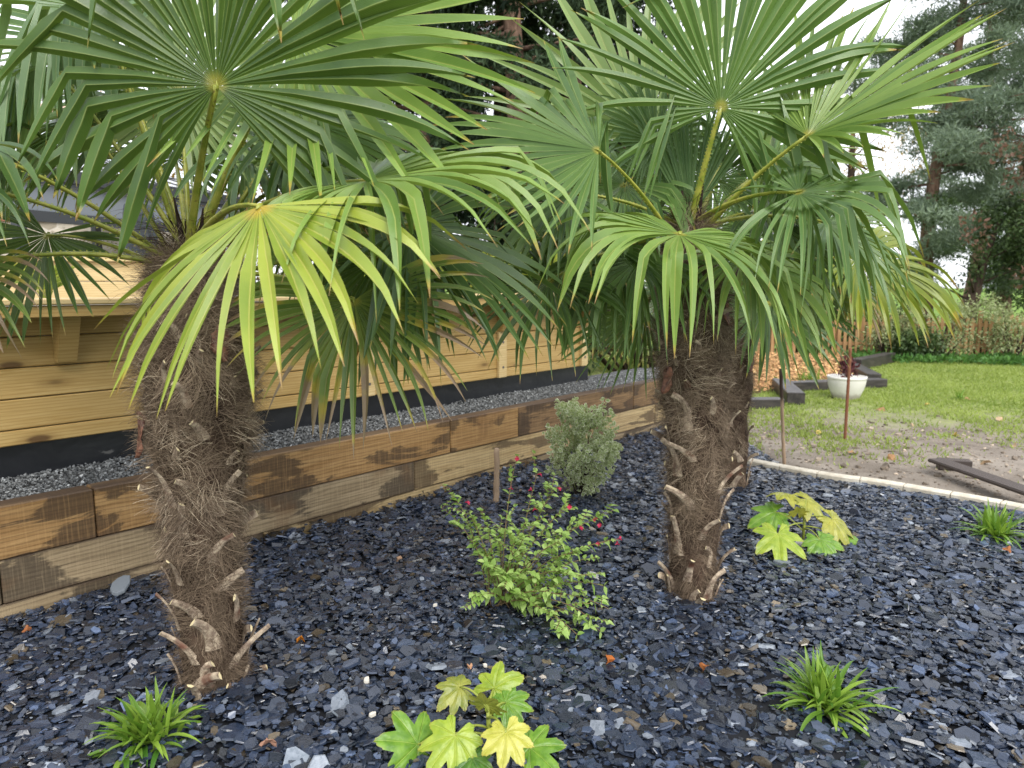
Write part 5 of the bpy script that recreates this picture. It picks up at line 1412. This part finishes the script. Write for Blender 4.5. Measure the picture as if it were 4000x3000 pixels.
def fatsia_leaf(plant, p0, hub, R, axis, nrm, tone, seed, nl=8, droop=.3, span=285):
    rg = random.Random(seed)
    off = np.array(plant.location)
    a = unit(axis); nn = np.asarray(nrm, float); nn = unit(nn - a * nn.dot(a)); s = np.cross(nn, a)
    lobes = []
    for i in range(nl):
        th = rad(-span / 2 + span * i / (nl - 1)); f = abs(th) / rad(span / 2)
        lobes.append((th + rg.gauss(0, .03), R * (1.0 - 0.42 * f ** 1.6) * rg.uniform(.92, 1.06), R * (0.185 - 0.05 * f)))
    ths = []
    for th, L, w in lobes:
        for k in (-14, -11, -8, -5.5, -3.2, -1.6, 0, 1.6, 3.2, 5.5, 8, 11, 14): ths.append(th + rad(k) * span / 285)
    for i in range(nl - 1): ths.append((lobes[i][0] + lobes[i + 1][0]) / 2)
    ths = sorted(set(ths)); tail = rad(span / 2 + 16); ths = [-tail] + ths + [tail]
    def edge(th):
        best = 0.16 * R
        for lt, L, w in lobes:
            d = th - lt
            if abs(d) > 1.0: continue
            if abs(d) < 1e-4: best = max(best, L); continue
            for k in range(60):
                u = 0.12 + 0.88 * k / 59
                W = w * (0.75 + 0.55 * math.sin(min(1, u / .7) * math.pi * .5) ** 2) * max(0, (1 - u ** 4.5)) ** .75
                r = u * L / max(.2, math.cos(d))
                if abs(u * L * math.tan(d)) <= W: best = max(best, r)
        return best
    NR = 9
    V, F, K = [], [], []
    m = len(ths)
    for i, th in enumerate(ths):
        e = edge(th); near = min(abs(th - l[0]) for l in lobes)
        for j in range(NR):
            f = (j / (NR - 1)) ** .85; r = f * e
            if j == NR - 1: r *= 1 + 0.025 * math.sin(i * 2.3)
            dr = droop * R * (r / R) ** 2 * (0.85 + 0.3 * math.sin(th * 3 + seed))
            up = -0.16 * R * (1 - min(1, near / .20)) * (r / R) * 0.35 + 0.012 * R * math.sin(9 * r / R + i) * f
            q = hub + (math.cos(th) * a + math.sin(th) * s) * r + nn * (up + 0.05 * R * f * (1 - f)) - np.array([0, 0, dr])
            V.append(q - off); vein = max(0, 1 - near * (r + .02 * R) / (0.022 * R)); K.append((f if e > .6 * R else .5 * f, vein, rg.random()))
    F = [(i * NR + j, (i + 1) * NR + j, (i + 1) * NR + j + 1, i * NR + j + 1) for i in range(m - 1) for j in range(NR - 1)]
    o = mk('leaf', V, F, FA[tone], plant, True, K)
    mb = MB()
    P_ = bez(p0, (p0 + hub) / 2 + (0, 0, .04), hub, 7)
    mb.tube([q - off for q in P_], [.0045 - .0015 * i / 6 for i in range(7)], 7)
    mb.build('petiole', M_FST, o, True)
def fatsia(px, py, label, leaves_, seed, hub0):
    p = gnd(px, py)
    t = thing('fatsia', label, 'shrub', p, 0, 'young fatsias with lobed leaves')
    mb = MB(); mb.tube([(0, 0, -.02), (.004, 0, hub0 * .5), (0, .005, hub0)], [.009, .008, .005], 8); mb.build('stem', M_FST, t, True)
    for i, (hx, hy, Y, rp, ax, nr, tone, dr) in enumerate(leaves_):
        hub = at(hx, hy, Y); R = rp * Y / FPX
        fatsia_leaf(t, p + (0, 0, hub0 * (0.35 + 0.6 * i / len(leaves_))), hub, R, ax, nr, tone, seed + i, 8 if i % 3 else 7, dr)
    return t
fatsia(1905, 2935, 'large lime and yellow fatsia at the bottom centre, cut by the lower edge', [
    (1632, 2908, 2.08, 205, (-.55, -.2, .25), (0, -.62, .78), 'green', .15),
    (1845, 2962, 2.00, 120, (0.1, -.7, -.3), (0, -.5, .87), 'deep', .2),
    (1778, 2873, 2.04, 172, (-.25, -.55, -.45), (0, -.72, .70), 'lime', .25),
    (2069, 2921, 2.06, 172, (.5, -.45, -.1), (.1, -.6, .80), 'green', .15),
    (1975, 2745, 2.24, 120, (.6, .1, .1), (.0, -.6, .8), 'green', .2),
    (1977, 2861, 1.99, 142, (.12, -.6, -.45), (0, -.68, .74), 'gold', .2),
    (1930, 2690, 2.28, 150, (.62, .2, .35), (0, -.7, .70), 'lime', .35),
    (1898, 2756, 2.14, 105, (.1, -.3, .5), (0, -.85, .55), 'olive', .2),
    (1797, 2684, 2.20, 115, (-.55, -.2, .1), (-.1, -.62, .80), 'olive', .5)], 500, .17)
fatsia(3135, 2125, 'smaller lime green fatsia in the slate right of the right-hand palm', [
    (3029, 2000, 4.10, 115, (-.8, -.1, -.2), (-.1, -.5, .85), 'green', .3),
    (3202, 2108, 3.85, 105, (.2, -.6, -.4), (0, -.65, .75), 'green', .3),
    (3300, 2112, 3.95, 85, (.7, -.3, -.4), (.1, -.6, .8), 'green', .3),
    (3039, 2085, 3.80, 138, (-.1, -.6, -.35), (0, -.75, .66), 'lime', .2),
    (3117, 2004, 4.0, 55, (0, -.3, .5), (0, -.7, .7), 'amber', .3),
    (3253, 2030, 4.0, 110, (.6, -.35, -.5), (.2, -.5, .85), 'amber', .45),
    (3151, 1950, 4.1, 112, (.75, -.1, -.25), (.1, -.35, .93), 'amber', .5),
    (3063, 1926, 4.15, 88, (-.2, -.6, .1), (0, -.25, .97), 'amber', .4)], 540, .22)

# pittosporum ---------------------------------------------------------------------
p = gnd(2270, 1945)
t = thing('variegated_bush', 'rounded cream and grey green bush standing against the low sleeper wall', 'shrub', p)
rg = random.Random(600)
cl = []
for i in range(70):
    u = rg.random(); z = 0.10 + 0.52 * u; rr_ = 0.235 * math.sin(min(1, (u + .18) / 1.0) * 2.6) * 1.0
    a = rg.uniform(0, 6.28); q = rr_ * math.sqrt(rg.random())
    cl.append((q * math.cos(a), q * math.sin(a) * .9, z, .055, .055, .06, 34))
cl += [(0.19, 0, .58, .035, .035, .06, 40), (-.06, -.02, .66, .04, .04, .05, 40), (-.2, -.05, .22, .05, .05, .04, 40)]
for i in range(22):
    a = rg.uniform(0, 6.28); u = rg.uniform(.35, 1); z = .10 + .52 * u; q = .215 * math.sin(min(1, u + .18) * 2.6) + .01
    for k in range(3):
        cl.append(((q + .022 * k) * math.cos(a), (q + .022 * k) * .9 * math.sin(a), z + .025 * k + .02 * k * u, .018, .018, .022, 9))
P, Nn = [], []
for i, c_ in enumerate(cl):
    q, d = ball(c_[6], c_[:3], c_[3:6], 700 + i, .2); P.append(q); Nn.append(d)
P = np.concatenate(P); Nn = np.concatenate(Nn)
# rounded leaf with a cream edge: centre fan + rim
rgn = np.random.default_rng(77); n = len(P)
d = Nn * .8 + rgn.normal(0, .7, (n, 3)) + (0, 0, .3); d /= np.linalg.norm(d, axis=1, keepdims=True)
w = np.cross(d, rgn.normal(size=(n, 3))); w /= np.linalg.norm(w, axis=1, keepdims=True); nn_ = np.cross(w, d)
L = rgn.uniform(.024, .042, n)[:, None]
out, kk_ = [], []
prof = [(0, 0), (.3, .26), (.65, .28), (1, 0), (.65, -.28), (.3, -.26)]
for sc in (1.0, .50):
    for (u, x) in prof:
        uu = .5 + (u - .5) * sc
        out.append(P + d * L * uu + w * L * x * sc * 1.15 + nn_ * L * (.10 * abs(x) * 2 + .10 * math.sin(u * 5)))
        kk_.append(1.0 if sc == 1 else 0.0)
V = np.stack(out, 1).reshape(-1, 3)
tri = [(i, (i + 1) % 6, 6 + (i + 1) % 6, 6 + i) for i in range(6)] + [(6, 7, 8, 9), (6, 9, 10, 11)]
F = (np.arange(n)[:, None, None] * 12 + np.array(tri)[None]).reshape(-1, 4)
rr_ = rgn.random(n)
K = np.stack([np.repeat(rr_, 12), np.tile(kk_, n), np.repeat(rr_, 12)], 1)
mk('foliage', V, F, simple_leaf('cream_edged_leaf', (0.24, 0.31, 0.13), (0.40, 0.47, 0.23), .45, .35, .4, (0.90, 0.90, 0.70)), t, False, K)
mb = MB()
for i in range(16):
    c_ = cl[rg.randrange(70)]
    mb.tube([(c_[0] * .12, c_[1] * .12, -.02), (c_[0] * .4, c_[1] * .4, c_[2] * .5), c_[:3]], [.006, .004, .002], 5)
mb.build('stem', M_BARK_D, t, True)

# salvia -------------------------------------------------------------------------
pb = gnd(1955, 2370)
sv = thing('red_flowering_shrub', 'sprawling light green shrub with small red flowers between the two near palms', 'flowering shrub', pb)
rg = random.Random(640)
tips = [(2020, 1785, 3.35), (2099, 1850, 3.3), (2178, 1900, 3.25), (2225, 1972, 3.2), (2335, 2022, 3.2), (2268, 2052, 3.15), (2425, 2105, 3.2), (1725, 1985, 3.25), (1790, 1965, 3.3),
        (1835, 2010, 3.2), (1905, 2060, 3.2), (2345, 2485, 2.85), (2255, 2480, 2.80), (2160, 2420, 2.9), (2380, 2380, 2.9), (2300, 2250, 3.0), (2060, 2040, 3.15), (1900, 2200, 3.1),
        (2190, 2120, 3.0), (2360, 2290, 3.0), (2250, 2160, 3.05), (2020, 2150, 3.05), (1880, 2340, 3.0), (1940, 2100, 3.25), (2140, 2010, 3.2),
        (2200, 2330, 2.9), (2330, 2180, 3.1), (2310, 2420, 2.85), (2230, 2250, 2.95), (1860, 2120, 3.2), (1985, 2260, 3.0)]
stems = MB(); LP, LD, LS = [], [], []
for (px, py, Y) in tips:
    tip = at(px, py, Y); tip[2] = max(tip[2], 0.05)
    mid = pb * .45 + tip * .55 + np.array([rg.uniform(-.03, .03), rg.uniform(-.05, .03), 0.10 + rg.uniform(0, .05)])
    P_ = bez(pb + np.array([rg.gauss(0, .03), rg.gauss(0, .03), 0]), mid, tip, 16)
    stems.tube(P_ - np.array([pb] * 16) if False else [q - pb for q in P_], [.0036 - .0022 * i / 15 for i in range(16)], 5)
    for i in range(3, 16):
        dd = unit(P_[min(i + 1, 15)] - P_[i - 1])
        for k in range(2):
            if rg.random() < .25: continue
            a = i * 1.571 + k * math.pi + rg.gauss(0, .3)
            q0 = unit(np.cross(dd, (0.2, 0.1, 1))); q1 = np.cross(dd, q0)
            ld = unit(math.cos(a) * q0 + math.sin(a) * q1 + dd * .45 + np.array([0, 0, .15]))
            LP.append(P_[i] - pb); LD.append(ld); LS.append(rg.uniform(.030, .062) * (1.15 - .5 * i / 15))
        if rg.random() < .34 and i > 4:       # side twig
            td = unit(dd * .6 + np.array([rg.gauss(0, .6), rg.gauss(0, .6), .2])); ln = rg.uniform(.05, .12)
            tw_ = [P_[i] - pb + td * ln * f / 4 for f in range(5)]
            stems.tube(tw_, [.0016] * 5, 4)
            for f in range(1, 5):
                for sg in (-1, 1):
                    ld = unit(np.cross(td, (.3, .2, 1)) * sg + td * .5); LP.append(tw_[f]); LD.append(ld); LS.append(rg.uniform(.020, .044))
stems.build('stem', G('salvia_stem').finish((0.20, 0.14, 0.07), .6, .3), sv, True)
V, F, K = [], [], []
prof = [(0, 0.0), (.12, .16), (.35, .30), (.62, .25), (.85, .11), (1, 0.0)]
for q, ld, L in zip(LP, LD, LS):
    w = np.cross(ld, (rg.gauss(0, .35), rg.gauss(0, .35), 1)); w = unit(w); nn_ = np.cross(w, ld)
    if nn_[2] < 0: nn_ = -nn_
    b = len(V); tone = rg.random(); cur = rg.uniform(.1, .45)
    for (u, x) in prof:
        c_ = q + ld * L * u - np.array([0, 0, cur * L * u * u])
        V += [c_ - w * x * L + nn_ * x * L * .35, c_, c_ + w * x * L + nn_ * x * L * .35]; K += [(tone, .3, u), (tone, 0, u), (tone, .3, u)]
    for j in range(5):
        a = b + 3 * j; F += [(a, a + 1, a + 4, a + 3), (a + 1, a + 2, a + 5, a + 4)]
mk('foliage', V, np.array(F), simple_leaf('salvia_leaf', (0.20, 0.34, 0.065), (0.42, 0.56, 0.18), .5, .3, .35), sv, True, K)
M_RED = G('red_petal').finish((0.55, 0.035, 0.095), .5, .3, None, .25, (0.7, 0.06, 0.14))
fl = [(2020, 1788), (2099, 1853), (2175, 1906), (2222, 1976), (2099, 1991), (1817, 1962), (2335, 2027), (2349, 2048), (2264, 2057), (2345, 2121), (2428, 2110), (2403, 2128), (2081, 1917), (1987, 1910)]
for i, (px, py) in enumerate(fl):
    c_ = at(px, py, 3.18 if py > 1960 else 3.3) - pb
    mb = MB()
    az = rg.uniform(0, 6.28); d = unit(np.array([math.cos(az), math.sin(az) - .5, .25]))
    mb.tube([c_, c_ + d * .010], [.0016, .0030], 6)
    q0 = unit(np.cross(d, (0, 0, 1))); q1 = np.cross(q0, d)
    for (sx, sz, ln) in ((-.75, -.5, .017), (.75, -.5, .017), (0, -.9, .020), (0, .7, .014)):
        e = unit(d * .7 + q0 * sx + q1 * sz); b0 = c_ + d * .009; s_ = unit(np.cross(e, d)) * .0072
        mb.add([b0, b0 + e * ln * .55 + s_, b0 + e * ln, b0 + e * ln * .55 - s_], [(0, 1, 2, 3)])
    mb.build('flower', M_RED, sv)

# fallen leaves -------------------------------------------------------------------
def fallen(px, py, r, col, label, seed, group='fallen leaves on the slate', z=.05):
    p = gnd(px, py, z); rg = random.Random(seed)
    V = [(0, 0, .006)]; k = 16
    for i in range(k):
        a = 2 * math.pi * i / k; q = r * (.62 + .38 * abs(math.cos(2.5 * a + .3))) * rg.uniform(.85, 1.1)
        V.append((q * math.cos(a), q * .8 * math.sin(a), .012 * math.sin(a * 2 + seed) + rg.uniform(0, .008)))
    F = [(0, i + 1, (i + 1) % k + 1) for i in range(k)]
    o = mk('fallen_leaf', V, F, G('fallen_leaf_tone').finish(col, .7, .2, None, .2, col)); o.location = [float(v) for v in p]; o.rotation_euler = (rg.gauss(0, .35), rg.gauss(0, .35), rg.uniform(0, 6))
    md = o.modifiers.new('Solidify', 'SOLIDIFY'); md.thickness = .0012
    return tag(o, label, 'leaf', group)
fallen(1175, 2500, .026, (.55, .20, .02), 'orange curled leaf on the slate right of the nearest trunk', 1)
fallen(2375, 2575, .026, (.42, .13, .03), 'orange brown leaf lying right of the large fatsia', 2)
fallen(2752, 2605, .018, (.36, .13, .04), 'small rusty leaf on open slate below the right-hand palm', 3)
fallen(1050, 2905, .032, (.40, .22, .15), 'pinkish brown leaf between the strap leaved clump and the large fatsia', 4)
fallen(1560, 2185, .022, (.50, .32, .20), 'pale tan leaf on the slate in front of the low wall', 5)
fallen(105, 2462, .020, (.34, .13, .05), 'brown leaf at the foot of the wall near the left edge', 6)
fallen(1835, 1700 + 905, .012, (.5, .28, .16), 'tiny tan leaf just above the top of the large fatsia', 7)
fallen(3935, 2150, .03, (.36, .14, .05), 'brown leaf beside the small strap leaved clump at the right edge', 8)
for i, (px, py) in enumerate(((3560, 1660), (3480, 1790), (3730, 1700), (3905, 1640), (3330, 1770), (3620, 1580), (3850, 1810), (3440, 1600), (3200, 1690), (3960, 1740), (3780, 1560))):
    fallen(px, py, rg.uniform(.035, .06), ((.50, .36, .22), (.42, .24, .12), (.55, .42, .12))[i % 3], 'dry fallen leaf lying on the patchy lawn and bare soil', 30 + i, 'dry leaves on the lawn', .012)
for i, (px, py, r) in enumerate(((1700, 2362, .011), (1432, 2655, .015), (1455, 2788, .012), (2340, 2770, .010), (1895, 2597, .010))):
    lone_slab('white_pebble', gnd(px, py, .05), r, r * .5, ('small white pebble left of the red flowering shrub', 'largest white pebble left of the large fatsia', 'white pebble just above the left leaf of the large fatsia',
              'small white pebble right of the large fatsia', 'white pebble above the topmost fatsia leaf')[i], 'pebble', G('white_pebble').finish((.62, .58, .5), .7, .3), 50 + i, .048, .1, 'white pebbles among the slate')
